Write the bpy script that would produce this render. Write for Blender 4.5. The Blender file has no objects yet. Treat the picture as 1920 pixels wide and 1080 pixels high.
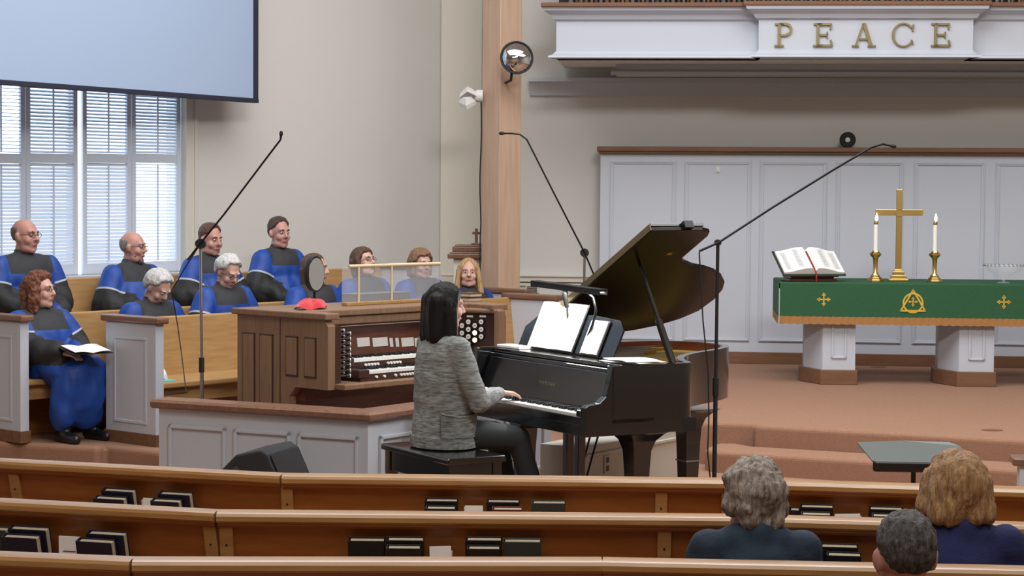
import bpy, bmesh, math, random
import numpy as np
from mathutils import Vector, Matrix, Euler
random.seed(7); rng = np.random.RandomState(7)
scn = bpy.context.scene
col = scn.collection
R = math.radians

# ------------------------------------------------------------------ camera
FPX, CAMH, PITCH, ROLL = 3740.0, 1.9, math.atan(180 / 3740.0), 0.007
Fw = Vector((0, math.cos(PITCH), -math.sin(PITCH)))
_R0 = Vector((1, 0, 0)); _U0 = Vector((0, math.sin(PITCH), math.cos(PITCH)))
Rt = _R0 * math.cos(ROLL) + _U0 * math.sin(ROLL)
Up = _U0 * math.cos(ROLL) - _R0 * math.sin(ROLL)
CAM = Vector((0, 0, CAMH))
cd = bpy.data.cameras.new('camera'); cd.sensor_width = 36; cd.lens = FPX / 1920 * 36
cd.clip_start = 0.05; cd.clip_end = 200
cam = bpy.data.objects.new('camera', cd); col.objects.link(cam)
mw = Matrix.Identity(4)
for i in range(3):
    mw[i][0], mw[i][1], mw[i][2], mw[i][3] = Rt[i], Up[i], -Fw[i], CAM[i]
cam.matrix_world = mw
scn.camera = cam

# ------------------------------------------------------------------ world, lights, exposure
w = bpy.data.worlds.new('sky'); scn.world = w; w.use_nodes = True
nt = w.node_tree; bg = nt.nodes['Background']
bg.inputs[0].default_value = (0.74, 0.88, 1.0, 1); bg.inputs[1].default_value = 3.0
scn.view_settings.view_transform = 'Standard'; scn.view_settings.look = 'None'
scn.view_settings.gamma = 1.0; scn.view_settings.use_curve_mapping = False
scn.view_settings.exposure = 0.12

def area(name, loc, target, size, energy, color=(1, 1, 1), spread=180):
    l = bpy.data.lights.new(name, 'AREA'); l.shape = 'RECTANGLE'; l.size, l.size_y = size
    l.energy = energy; l.color = color; l.spread = R(spread)
    o = bpy.data.objects.new(name, l); col.objects.link(o); o.location = loc
    o.rotation_euler = (Vector(target) - Vector(loc)).to_track_quat('-Z', 'Y').to_euler()
    return o
# ceiling lamps of the hall: a bank aimed at the chancel, soft panels overhead; right fill is added
area('chancel_lamp_bank', (2.0, 4.5, 6.7), (1.5, 18.0, 1.8), (3.2, 1.0), 165, (1.0, 0.98, 0.95), 110)
area('chancel_lamp_panel', (0.3, 12.6, 6.8), (0.3, 12.6, 0), (7, 4.5), 560, (0.985, 0.985, 1.0))
area('added_fill_right', (6.6, 11.0, 6.8), (6.6, 11.0, 0), (4, 4), 190, (1.0, 0.985, 0.96))  # added fill: brightens the right side so the oval mirror reflects something pale
area('nave_lamp_panel', (0, 2.5, 6.8), (0, 2.5, 0), (6, 4), 300, (1.0, 0.95, 0.9))

# ------------------------------------------------------------------ helpers
def ray(x, y): return Fw + Rt * ((x - 960) / FPX) - Up * ((y - 540) / FPX)
def at(x, y, Y):
    r = ray(x, y); return CAM + r * (Y / r.y)
def on(x, y, z):
    r = ray(x, y); return CAM + r * ((z - CAMH) / r.z)
def vp(x, y, q, ang):
    """point seen at pixel x, y on the upright wall through q that runs at angle ang (degrees)"""
    nrm = Vector((-math.sin(R(ang)), math.cos(R(ang)), 0)); r = ray(x, y)
    k = (Vector((q[0], q[1], 0)) - CAM).dot(nrm) / r.dot(nrm)
    return CAM + r * k
def lin(c):
    c = c / 255.0
    return c / 12.92 if c <= 0.04045 else ((c + 0.055) / 1.055) ** 2.4
def rgb(t): return (lin(t[0]), lin(t[1]), lin(t[2]), 1)

MATS = {}
def mat(name, c, rough=0.6, metal=0.0, var=None, bump=None, coat=0.0, emit=None, c2=None, spec=0.5, stretch=(1, 1, 1), kind='noise', alpha=1.0, trans=0.0, sheen=0.0):
    m = bpy.data.materials.new(name); m.use_nodes = True; t = m.node_tree; N = t.nodes; L = t.links
    b = N['Principled BSDF']
    b.inputs['Base Color'].default_value = rgb(c); b.inputs['Roughness'].default_value = rough
    b.inputs['Metallic'].default_value = metal; b.inputs['Specular IOR Level'].default_value = spec
    b.inputs['Coat Weight'].default_value = coat; b.inputs['Coat Roughness'].default_value = 0.12
    b.inputs['Alpha'].default_value = alpha; b.inputs['Transmission Weight'].default_value = trans
    b.inputs['Sheen Weight'].default_value = sheen
    if emit:
        b.inputs['Emission Color'].default_value = rgb(emit[0]); b.inputs['Emission Strength'].default_value = emit[1]
    if var or bump:
        tc = N.new('ShaderNodeTexCoord'); mp = N.new('ShaderNodeMapping'); L.new(tc.outputs['Object'], mp.inputs[0])
        mp.inputs['Scale'].default_value = stretch
    if var:
        if kind == 'wave':
            tx = N.new('ShaderNodeTexWave'); tx.inputs['Scale'].default_value = var; tx.inputs['Distortion'].default_value = 3.5
            tx.inputs['Detail'].default_value = 3; tx.bands_direction = 'X'
        else:
            tx = N.new('ShaderNodeTexNoise'); tx.inputs['Scale'].default_value = var; tx.inputs['Detail'].default_value = 6
        L.new(mp.outputs[0], tx.inputs[0])
        rp = N.new('ShaderNodeValToRGB'); rp.color_ramp.elements[0].position = 0.3; rp.color_ramp.elements[1].position = 0.7
        rp.color_ramp.elements[0].color = rgb(c2 or tuple(v * 0.86 for v in c)); rp.color_ramp.elements[1].color = rgb(c)
        L.new(tx.outputs['Fac' if kind != 'wave' else 'Fac'], rp.inputs[0]); L.new(rp.outputs[0], b.inputs['Base Color'])
    if bump:
        nx = N.new('ShaderNodeTexNoise'); nx.inputs['Scale'].default_value = bump[0]; nx.inputs['Detail'].default_value = 4
        L.new(mp.outputs[0], nx.inputs[0])
        bp = N.new('ShaderNodeBump'); bp.inputs['Strength'].default_value = bump[1]; bp.inputs['Distance'].default_value = bump[2] if len(bump) > 2 else 0.01
        L.new(nx.outputs['Fac'], bp.inputs['Height']); L.new(bp.outputs[0], b.inputs['Normal'])
    MATS[name] = m
    return m

mat('wall_paint', (206, 205, 200), 0.85, bump=(60, 0.05))
mat('white_paint', (186, 192, 202), 0.55)
mat('cream_paint', (206, 202, 190), 0.6)
mat('ceiling_paint', (225, 223, 216), 0.9)
mat('carpet', (156, 119, 96), 0.95, var=55, c2=(146, 109, 87), bump=(420, 0.4))
mat('oak', (176, 136, 86), 0.36, var=9, c2=(156, 114, 66), stretch=(0.5, 6, 6), coat=0.25)
mat('oak_dark', (160, 98, 44), 0.42, var=7, c2=(138, 80, 32), stretch=(0.6, 5, 5), coat=0.2)
mat('oak_pale', (172, 136, 88), 0.45, var=9, c2=(154, 118, 72), stretch=(0.5, 5, 5), coat=0.15)
mat('pale_wood', (206, 190, 156), 0.5)
mat('walnut', (128, 92, 72), 0.4, var=8, c2=(108, 76, 58), stretch=(4, 0.6, 4), coat=0.2)
mat('organ_wood', (134, 104, 80), 0.5, var=7, c2=(118, 90, 68), stretch=(6, 6, 0.5), coat=0.1)
mat('organ_red', (110, 58, 36), 0.35, var=7, c2=(88, 42, 26), stretch=(3, 1, 6), coat=0.4)
mat('organ_dark', (58, 32, 24), 0.4, coat=0.3)
mat('post_wood', (192, 164, 142), 0.6, var=5, c2=(180, 150, 126), stretch=(6, 6, 0.4))
mat('base_wood', (120, 84, 58), 0.55, var=8, c2=(104, 70, 46), stretch=(0.5, 4, 4))
mat('ebony', (16, 17, 19), 0.16, coat=0.6, spec=0.6)
mat('lid_black', (15, 14, 14), 0.28, spec=0.22)
mat('satin_black', (20, 21, 23), 0.35)
mat('matte_black', (18, 18, 20), 0.7)
mat('speaker_grille', (40, 42, 46), 0.75, bump=(600, 0.6))
mat('plastic_grey', (60, 62, 66), 0.5)
mat('steel', (170, 172, 176), 0.28, metal=1.0)
mat('brass', (214, 186, 118), 0.28, metal=1.0)
mat('old_brass', (124, 112, 80), 0.45, metal=0.7)
mat('gold_plate', (150, 122, 46), 0.45, metal=0.4)
mat('soundboard', (150, 122, 48), 0.5, var=12, c2=(136, 106, 38), stretch=(1, 8, 1))
mat('inner_rim', (110, 54, 34), 0.3, coat=0.5)
mat('ivory', (226, 226, 222), 0.3)
mat('paper', (238, 238, 236), 0.75)
mat('paper_edge', (206, 196, 172), 0.8, var=120, c2=(184, 174, 150), stretch=(1, 1, 30))
mat('cover_navy', (28, 28, 50), 0.5, bump=(200, 0.2))
mat('cover_black', (22, 22, 26), 0.5, bump=(200, 0.2))
mat('cover_green', (52, 62, 60), 0.55)
mat('cover_red', (90, 26, 24), 0.5)
mat('emboss', (70, 68, 72), 0.45)
mat('screen_fabric', (160, 180, 208), 0.8)
mat('screen_border', (34, 38, 58), 0.7)
mat('shutter_white', (200, 208, 222), 0.5)
mat('robe_blue', (14, 70, 158), 0.6, var=6, c2=(10, 52, 130))
mat('robe_yoke', (42, 43, 48), 0.75)
mat('robe_sleeve', (26, 26, 28), 0.7)
mat('piping', (170, 176, 186), 0.6)
mat('skin', (196, 148, 134), 0.55, var=9, c2=(180, 130, 117))
mat('skin_pale', (208, 168, 150), 0.5, var=9, c2=(196, 152, 136))
mat('lips', (170, 92, 88), 0.5)
mat('eye_white', (214, 206, 200), 0.3)
mat('eye_dark', (30, 24, 22), 0.2)
def hairmat(n, c, c2): mat(n, c, 0.6, var=26, c2=c2, stretch=(3, 3, 0.5), bump=(70, 0.7, 0.012))
hairmat('hair_white', (226, 226, 226), (176, 174, 172)); hairmat('hair_grey', (176, 164, 152), (92, 84, 78))
hairmat('hair_brown', (104, 72, 50), (64, 44, 32)); hairmat('hair_dark', (82, 62, 52), (46, 34, 30))
hairmat('hair_auburn', (134, 82, 54), (88, 50, 32)); hairmat('hair_blonde', (200, 166, 120), (156, 122, 80))
mat('hair_black', (15, 13, 13), 0.5, spec=0.22, bump=(90, 0.6, 0.006), stretch=(3, 3, 0.25)); hairmat('hair_sandy', (188, 150, 106), (122, 90, 58))
hairmat('hair_light', (158, 118, 88), (104, 74, 52)); hairmat('hair_salt', (92, 90, 90), (34, 32, 32)); hairmat('hair_stubble', (120, 104, 98), (84, 72, 68))
mat('knit', (186, 194, 192), 0.9, var=24, c2=(80, 88, 90), stretch=(0.8, 0.8, 4.5), bump=(150, 0.9, 0.02), sheen=0.3)
mat('trousers', (34, 40, 42), 0.8)
mat('jacket_teal', (34, 52, 70), 0.85, bump=(90, 0.2)); mat('sweater_navy', (24, 34, 82), 0.85, bump=(150, 0.3))
mat('shirt_dark', (46, 44, 46), 0.8)
mat('cloth_green', (30, 88, 52), 0.7, var=90, c2=(26, 78, 44), bump=(300, 0.2))
mat('cloth_fringe', (186, 136, 80), 0.8, var=60, c2=(160, 112, 62), stretch=(40, 40, 1), bump=(300, 0.5))
mat('gold_thread', (206, 168, 58), 0.5)
mat('cloth_red', (190, 30, 44), 0.8, bump=(120, 0.3), sheen=0.4)
mat('teal_card', (90, 186, 186), 0.7)
mat('wax', (240, 240, 236), 0.5)
mat('flame', (255, 236, 190), 0.5, emit=((255, 240, 205), 9.0))
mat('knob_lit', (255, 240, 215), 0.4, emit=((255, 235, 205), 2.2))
mat('lamp_glow', (255, 250, 240), 0.4, emit=((255, 250, 240), 12.0))
mat('mirror', (225, 228, 230), 0.03, metal=1.0)
mat('dark_metal', (30, 30, 34), 0.4, metal=0.6)
mat('pipe_metal', (150, 146, 140), 0.35, metal=0.9); mat('pipe_wood', (120, 84, 60), 0.5)
mat('lamp_housing', (216, 216, 212), 0.45)
mat('stand_grey', (96, 104, 102), 0.45, metal=0.3)
mat('red_ribbon', (150, 24, 26), 0.6); mat('bible_cover', (40, 44, 38), 0.5); mat('stand_wood', (96, 54, 40), 0.4, coat=0.3)
g = mat('clear_glass', (245, 248, 250), 0.02, trans=1.0)
def sheer(name, c, fac):
    m = bpy.data.materials.new(name); m.use_nodes = True; t = m.node_tree; N = t.nodes
    b = N['Principled BSDF']; b.inputs['Base Color'].default_value = rgb(c); b.inputs['Roughness'].default_value = 0.15
    tr = N.new('ShaderNodeBsdfTransparent'); mx = N.new('ShaderNodeMixShader'); mx.inputs[0].default_value = fac
    t.links.new(tr.outputs[0], mx.inputs[1]); t.links.new(b.outputs[0], mx.inputs[2]); t.links.new(mx.outputs[0], N['Material Output'].inputs[0])
    MATS[name] = m
sheer('bowl_glass', (225, 232, 238), 0.16); sheer('acrylic', (200, 206, 214), 0.22); sheer('window_glass', (235, 245, 250), 0.06)

class MB:
    """collects shapes; build() links them as one mesh object"""
    def __init__(s): s.v = []; s.f = []
    def add(s, vs, fs, M=None):
        k = len(s.v)
        for p in vs:
            p = Vector(p); s.v.append(tuple(M @ p) if M is not None else tuple(p))
        for q in fs: s.f.append(tuple(i + k for i in q))
        return s
    def box(s, c, d, M=None, rot=None):
        x, y, z = d[0] / 2, d[1] / 2, d[2] / 2
        T = Matrix.Translation(Vector(c))
        if rot is not None: T = T @ Euler(rot).to_matrix().to_4x4()
        if M is not None: T = M @ T
        vs = [(-x, -y, -z), (x, -y, -z), (x, y, -z), (-x, y, -z), (-x, -y, z), (x, -y, z), (x, y, z), (-x, y, z)]
        return s.add(vs, [(0, 3, 2, 1), (4, 5, 6, 7), (0, 1, 5, 4), (1, 2, 6, 5), (2, 3, 7, 6), (3, 0, 4, 7)], T)
    def prism(s, poly, z0, z1, M=None):
        n = len(poly); a = sum(poly[i][0] * poly[(i + 1) % n][1] - poly[(i + 1) % n][0] * poly[i][1] for i in range(n))
        if a < 0: poly = poly[::-1]
        vs = [(p[0], p[1], z0) for p in poly] + [(p[0], p[1], z1) for p in poly]
        fs = [tuple(range(n))[::-1], tuple(range(n, 2 * n))] + [(i, (i + 1) % n, n + (i + 1) % n, n + i) for i in range(n)]
        return s.add(vs, fs, M)
    def loft(s, rings, closed=True, caps=True, M=None):
        n = len(rings[0]); vs = [p for r in rings for p in r]; fs = []
        for i in range(len(rings) - 1):
            for j in range(n if closed else n - 1):
                k = (j + 1) % n; fs.append((i * n + j, i * n + k, (i + 1) * n + k, (i + 1) * n + j))
        if caps: fs += [tuple(range(n))[::-1], tuple(range((len(rings) - 1) * n, len(rings) * n))]
        return s.add(vs, fs, M)
    def tube(s, pts, r, n=10, M=None, caps=True):
        pts = [Vector(p) for p in pts]; m = len(pts); rs = r if isinstance(r, (list, tuple)) else [r] * m
        rings = []; ref = None
        for i in range(m):
            d = (pts[min(i + 1, m - 1)] - pts[max(i - 1, 0)]).normalized()
            if ref is None: ref = Vector((0, 0, 1)) if abs(d.z) < 0.9 else Vector((1, 0, 0))
            a = (ref - d * ref.dot(d)).normalized(); b = d.cross(a); ref = a
            rings.append([pts[i] + (a * math.cos(2 * math.pi * j / n) + b * math.sin(2 * math.pi * j / n)) * rs[i] for j in range(n)])
        return s.loft(rings, True, caps, M)
    def cyl(s, p0, p1, r0, r1=None, n=16, M=None): return s.tube([p0, p1], [r0, r0 if r1 is None else r1], n, M)
    def lathe(s, prof, n=24, M=None):
        return s.loft([[(r * math.cos(2 * math.pi * j / n), r * math.sin(2 * math.pi * j / n), z) for j in range(n)] for r, z in prof], True, True, M)
    def ball(s, c, r, M=None, nu=14, nv=9, rot=None):
        r = r if isinstance(r, (list, tuple)) else (r, r, r)
        vs = [(0, 0, -1)]; fs = []
        for i in range(1, nv):
            a = math.pi * i / nv - math.pi / 2
            for j in range(nu): vs.append((math.cos(a) * math.cos(2 * math.pi * j / nu), math.cos(a) * math.sin(2 * math.pi * j / nu), math.sin(a)))
        vs.append((0, 0, 1)); t = len(vs) - 1
        for j in range(nu):
            k = (j + 1) % nu; fs.append((0, 1 + k, 1 + j)); fs.append((t, t - nu + j, t - nu + k))
            for i in range(nv - 2): fs.append((1 + i * nu + j, 1 + i * nu + k, 1 + (i + 1) * nu + k, 1 + (i + 1) * nu + j))
        T = Matrix.Translation(Vector(c))
        if rot is not None: T = T @ (rot if isinstance(rot, Matrix) else Euler(rot).to_matrix().to_4x4())
        T = T @ Matrix.Diagonal((r[0], r[1], r[2], 1))
        return s.add(vs, fs, (M @ T) if M is not None else T)
    def cap(s, p0, p1, r0, r1, M=None, n=12):
        """round-ended tapered limb"""
        p0, p1 = Vector(p0), Vector(p1); d = (p1 - p0); L = d.length
        if L < 1e-6: return s.ball(p0, r0, M)
        d /= L; pts, rs = [], []
        for a in (-88, -60, -30): pts.append(p0 + d * (r0 * math.sin(R(a)))); rs.append(r0 * math.cos(R(a)))
        pts += [p0, p1]; rs += [r0, r1]
        for a in (30, 60, 88): pts.append(p1 + d * (r1 * math.sin(R(a)))); rs.append(r1 * math.cos(R(a)))
        return s.tube(pts, rs, n, M)
    def mesh(s, name='mesh'):
        m = bpy.data.meshes.new(name); m.from_pydata(s.v, [], s.f); m.validate(); m.update(); return m
    def build(s, name, mt, parent=None, smooth=None, bev=0, sub=0):
        return link(name, s.mesh(name), mt, parent, smooth, bev, sub)

def link(name, me, mt, parent=None, smooth=None, bev=0, sub=0):
    o = bpy.data.objects.new(name, me); col.objects.link(o)
    if mt is not None:
        me.materials.clear(); me.materials.append(MATS[mt] if isinstance(mt, str) else mt)
    if smooth:
        me.polygons.foreach_set('use_smooth', [True] * len(me.polygons)); me.set_sharp_from_angle(angle=R(smooth))
    if bev:
        b = o.modifiers.new('bevel', 'BEVEL'); b.width = bev; b.segments = 2; b.limit_method = 'ANGLE'; b.angle_limit = R(40)
    if sub:
        b = o.modifiers.new('sub', 'SUBSURF'); b.levels = sub; b.render_levels = sub
    if parent is not None: o.parent = parent
    return o
def text(name, body, size, mt, parent, loc, rot, space=1.0, extrude=.0006):
    c = bpy.data.curves.new(name, 'FONT'); c.body = body; c.size = size; c.align_x = 'CENTER'; c.extrude = extrude; c.space_character = space
    o = bpy.data.objects.new('tmp_text', c); col.objects.link(o); dg = bpy.context.evaluated_depsgraph_get()
    me = bpy.data.meshes.new_from_object(o.evaluated_get(dg), depsgraph=dg); bpy.data.objects.remove(o)
    r = link(name, me, mt, parent); r.location = loc; r.rotation_euler = rot; return r
def dupe(o, parent, M=None):
    c = o.copy(); col.objects.link(c); c.parent = parent
    if M is not None: c.matrix_basis = M
    return c
def thing(name, label, cat, loc=(0, 0, 0), rz=0.0, group=None):
    o = bpy.data.objects.new(name, None); col.objects.link(o); o.location = loc; o.rotation_euler = (0, 0, rz)
    o.empty_display_size = 0.1
    return tag(o, label, cat, group)
def tag(o, label=None, cat=None, group=None, kind=None):
    if label: o['label'] = label
    if cat: o['category'] = cat
    if group: o['group'] = group
    if kind: o['kind'] = kind
    return o
def struct(o, label=None): return tag(o, label, None, None, 'structure')
def T3(x, y, z=0): return Matrix.Translation((x, y, z))
def RZ(a): return Matrix.Rotation(a, 4, 'Z')
def frame(q, ang, z=0):
    """local x runs along the wall at angle ang (degrees), local y to its left, from point q"""
    return T3(q[0], q[1], z) @ RZ(R(ang))

# ================================================================== SETTING
ZA, ZC, ZN = 0.30, 0.20, -0.15          # altar platform, choir platform, nave floor
WA = 52.43; WL = Vector((-0.685, 19.41, 0)); BA = -6.0      # window wall, corner, back wall angle
WD = Vector((math.cos(R(WA)), math.sin(R(WA)), 0)); BD = Vector((math.cos(R(BA)), math.sin(R(BA)), 0))
WF = frame(WL, WA); BF = frame(WL, BA)
CEIL = 7.0
lw = WL - WD * 16.0; rb = WL + BD * 11.5
room = [(lw.x, lw.y), (WL.x, WL.y), (rb.x, rb.y), (rb.x, -4), (lw.x, -4)]

# nave floor and raised crossing, ceiling
struct(MB().prism(room, -0.5, ZN).build('floor', 'carpet'), 'brown carpeted nave floor under the pews')
struct(MB().prism([(WL.x - (WL.y - 8.75) / math.tan(R(WA)) + .02, 8.75), (rb.x, 8.75), (rb.x, rb.y), (WL.x, WL.y)], ZN, 0.0).build('floor_crossing', 'carpet'), 'brown carpeted floor in front of the chancel steps')
struct(MB().prism(room, CEIL, CEIL + 0.2).build('ceiling', 'ceiling_paint'), 'plain off white ceiling')

# window wall with its opening
def xw(px, py=430): return (vp(px, py, WL, WA) - WL).dot(WD)
wx0, wx1 = xw(-60), xw(343); zs = vp(250, 512, WL, WA).z; zh = 3.05
m = MB()
m.box(((-16.2 + wx0) / 2, 0.1, 3.4), (wx0 + 16.2, 0.2, 7.2)); m.box((wx1 / 2 + 0.05, 0.1, 3.4), (0.1 - wx1, 0.2, 7.2))
m.box(((wx0 + wx1) / 2, 0.1, (zs - 0.2) / 2), (wx1 - wx0, 0.2, zs + 0.2)); m.box(((wx0 + wx1) / 2, 0.1, (zh + 7) / 2), (wx1 - wx0, 0.2, 7 - zh))
o = m.build('wall_left', 'wall_paint'); o.matrix_world = WF; struct(o, 'off white wall with the shuttered window')
m = MB(); m.box((5.7, 0.1, 3.4), (11.8, 0.2, 7.2))
o = m.build('wall_back', 'wall_paint'); o.matrix_world = BF; struct(o, 'off white back wall of the chancel')
struct(MB().box((rb.x + 0.1, (rb.y - 4) / 2, 3.4), (0.2, rb.y + 4.4, 7.2)).build('wall_right', 'wall_paint'), 'off white side wall of the hall')
struct(MB().box(((lw.x + rb.x) / 2, -4.1, 3.4), (rb.x - lw.x + 0.4, 0.2, 7.2)).build('wall_rear', 'wall_paint'), 'off white rear wall of the hall')
struct(MB().box((lw.x - 0.1, (lw.y - 4) / 2, 3.4), (0.2, lw.y + 4.4, 7.2)).build('wall_side', 'wall_paint'), 'off white left side wall of the nave')

# window: casing, sill, glass
we = bpy.data.objects.new('window_1', None); col.objects.link(we); we.matrix_world = WF; struct(we, 'tall window with white casing and louvred shutters')
def wm(name, mt, fn, bev=0.006):
    mb = MB(); fn(mb); return mb.build(name, mt, we, bev=bev)
cx = (wx0 + wx1) / 2
wm('casing', 'cream_paint', lambda b: (b.box((wx1 + 0.055, -0.02, (zs + zh) / 2), (0.11, 0.05, zh - zs + 0.2)), b.box((wx1 + 0.1, -0.035, (zs + zh) / 2), (0.03, 0.05, zh - zs + 0.24))))
wm('casing', 'cream_paint', lambda b: b.box((wx0 - 0.055, -0.02, (zs + zh) / 2), (0.11, 0.05, zh - zs + 0.2)))
wm('head_casing', 'cream_paint', lambda b: b.box((cx, -0.02, zh + 0.06), (wx1 - wx0 + 0.2, 0.05, 0.12)))
wm('sill', 'white_paint', lambda b: (b.box((cx, -0.04, zs - 0.02), (wx1 - wx0 + 0.26, 0.16, 0.04)), b.box((cx, -0.01, zs - 0.09), (wx1 - wx0 + 0.18, 0.03, 0.1))))
wm('glass_pane', 'window_glass', lambda b: b.box((cx, 0.15, (zs + zh) / 2), (wx1 - wx0, 0.006, zh - zs)), 0)
wm('mullion', 'cream_paint', lambda b: b.box((xw(154), 0.16, (zs + zh) / 2), (0.03, 0.04, zh - zs)))

# shutters: one thing per leaf, each louver a part
def shutter(px0, px1, tu, tl, label):
    x0, x1 = xw(px0), xw(px1); wd = x1 - x0; zr = vp((px0 + px1) / 2, 297, WL, WA).z
    t = thing('window_shutter', label, 'shutter', group='louvred shutters in the window')
    t.matrix_world = WF @ T3(x0, 0.03, zs)
    h = zh - zs - 0.02; st = 0.042; zr -= zs
    for xx in (st / 2, wd - st / 2): MB().box((xx, 0, h / 2), (st, 0.03, h)).build('stile', 'shutter_white', t, bev=0.003)
    for zz, hh in ((0.045, 0.09), (zr, 0.075), (h - 0.04, 0.08)): MB().box((wd / 2, 0, zz), (wd - 2 * st, 0.028, hh)).build('rail', 'shutter_white', t, bev=0.003)
    for za, zb, tilt in ((0.09, zr - 0.0375, tl), (zr + 0.0375, h - 0.08, tu)):
        n = int((zb - za) / 0.0268); base = None
        ring = [(0.018 * math.cos(a), 0.0034 * math.sin(a)) for a in [2 * math.pi * k / 8 for k in range(8)]]
        MB().box((wd / 2, -0.028, (za + zb) / 2), (0.012, 0.01, zb - za - 0.03)).build('tilt_rod', 'shutter_white', t)
        for i in range(n):
            zz = za + (i + 0.5) * (zb - za) / n
            if base is None:
                mb = MB(); mb.loft([[(xx, p[0], p[1]) for p in ring] for xx in (st + 0.001, wd - st - 0.001)])
                base = mb.build('louver', 'shutter_white', t, smooth=50); lo = base
            else: lo = dupe(base, t)
            lo.location = (0, 0, zz); lo.rotation_euler = (R(tilt + random.uniform(-2, 2)), 0, 0)
shutter(-46, 51, 8, 40, 'leftmost white louvred shutter leaf, brightest in its upper half')
shutter(52.5, 149, 36, 44, 'white louvred shutter leaf just left of the bright vertical gap')
shutter(158.5, 249, 33, 43, 'white louvred shutter leaf just right of the bright vertical gap')
shutter(250.5, 341, 40, 14, 'rightmost white louvred shutter leaf, brightest in its lower half')

# chair rail on the back wall
def bx(px, py=430): return (vp(px, py, WL, BA) - WL).dot(BD)
zr = vp(1040, 524, WL, BA).z
m = MB(); m.box((5.7, -0.02, zr), (11.4, 0.04, 0.05)); m.box((5.7, -0.03, zr + 0.035), (11.4, 0.06, 0.02)); m.box((5.7, -0.012, zr - 0.05), (11.4, 0.024, 0.03))
o = m.build('trim_1', 'cream_paint', bev=0.006); o.matrix_world = BF; struct(o, 'white chair rail along the back wall')
m = MB(); m.box((bx(870) - 0.03, -0.02, 3.4), (0.4, 0.06, 6.9))
o = m.build('trim_2', 'cream_paint', bev=0.01); o.matrix_world = BF; struct(o, 'shallow pilaster beside the wooden post')
# wall cornice under the loft
zc = vp(1040, 162, WL, BA).z; x0 = bx(992)
m = MB(); m.loft([[(xx, -d, zc + z) for d, z in ((0, -0.09), (0.03, -0.09), (0.05, -0.03), (0.11, 0.03), (0.16, 0.04), (0.16, 0.075), (0, 0.075))] for xx in (x0, 11.4)])
o = m.build('trim_3', 'white_paint', smooth=30); o.matrix_world = BF; struct(o, 'moulded cornice on the back wall under the loft')

# panelled screen wall behind the altar
PQ = on(1372, 681, ZA); PA = -6.6; PD = Vector((math.cos(R(PA)), math.sin(R(PA)), 0)); PF = frame(PQ, PA)
def pl(px, py):
    p = vp(px, py, PQ, PA); return ((p - PQ).dot(PD), p.z)
pw = bpy.data.objects.new('wall_panelled', None); col.objects.link(pw); pw.matrix_world = PF; struct(pw, 'white panelled screen wall with wood cap behind the altar')
xl = pl(1126, 300)[0]; xr = xl + 8.0; zt = pl(1300, 286)[1]
MB().box(((xl + xr) / 2, 0.12, (ZA + zt) / 2), (xr - xl, 0.24, zt - ZA)).build('panel_body', 'white_paint', pw)
m = MB(); m.box(((xl + xr) / 2, 0.1, zt + 0.03), (xr - xl + 0.06, 0.36, 0.045)); m.box(((xl + xr) / 2, 0.1, zt + 0.002), (xr - xl + 0.03, 0.31, 0.03))
m.build('cap_rail', 'base_wood', pw, bev=0.008)
m = MB(); m.box(((xl + xr) / 2, -0.012, ZA + 0.055), (xr - xl, 0.024, 0.11)); m.build('baseboard', 'base_wood', pw, bev=0.004)
zt1, zb1 = pl(1340, 301)[1], pl(1440, 641)[1]
edges = [(1143, 1267), (1283, 1408), (1424, 1550), (1567, 1693), (1713, 1846), (1866, 2000)]
for a, b in edges:
    xa, xb = pl(a, 400)[0], pl(b, 400)[0]; m = MB(); t_ = 0.035
    def bar(x0, x1, z0, z1):
        m.box(((x0 + x1) / 2, -0.006, (z0 + z1) / 2), (x1 - x0, 0.012, z1 - z0)); 
    bar(xa, xb, zt1 - t_, zt1); bar(xa, xb, zb1, zb1 + t_); bar(xa, xa + t_, zb1 + t_, zt1 - t_); bar(xb - t_, xb, zb1 + t_, zt1 - t_)
    for (x0, x1, z0, z1) in ((xa + 0.01, xb - 0.01, zt1 - 0.02, zt1 - 0.008), (xa + 0.01, xb - 0.01, zb1 + 0.008, zb1 + 0.02), (xa + 0.008, xa + 0.02, zb1 + 0.02, zt1 - 0.02), (xb - 0.02, xb - 0.008, zb1 + 0.02, zt1 - 0.02)):
        m.box(((x0 + x1) / 2, -0.012, (z0 + z1) / 2), (x1 - x0, 0.014, z1 - z0))
    m.build('panel_moulding', 'white_paint', pw, bev=0.003)
# small coat hook on the second panel
hx, hz = pl(1346, 318)
h = MB(); h.box((0, 0.002, 0), (0.03, 0.008, 0.05)); h.tube([(0, 0, -0.01), (0, -0.03, -0.02), (0, -0.035, 0.0)], 0.005)
o = h.build('wall_hook', 'lamp_housing'); o.matrix_world = PF @ T3(hx, -0.006, hz); tag(o, 'tiny white hook on the second wall panel from the left', 'hook')

# organ loft with its fascia
LQ = at(1043, 70, 17.8); LA = -4.5; LD = Vector((math.cos(R(LA)), math.sin(R(LA)), 0)); LF = frame(LQ, LA)
def lf(px, py):
    p = vp(px, py, LQ, LA); return ((p - LQ).dot(LD), p.z)
lo = bpy.data.objects.new('organ_loft', None); col.objects.link(lo); lo.matrix_world = LF; struct(lo, 'white organ loft front with mouldings above the altar')
z0, z1, z2, z3 = lf(1200, 109)[1], lf(1200, 96)[1], lf(1200, 40)[1], lf(1200, 15)[1]
xp0, xp1 = lf(1421, 70)[0], lf(1820, 70)[0]; XR = 9.0; PJ = 0.14
def profile(off):
    return [(off + 0.30, z0), (off - 0.07, z0), (off - 0.065, z0 + 0.018), (off - 0.03, z0 + 0.03), (off, z1), (off, z2), (off - 0.03, z2 + 0.015), (off - 0.05, z2 + 0.05), (off - 0.11, z3 - 0.03), (off - 0.12, z3), (off + 0.30, z3)]
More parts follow.
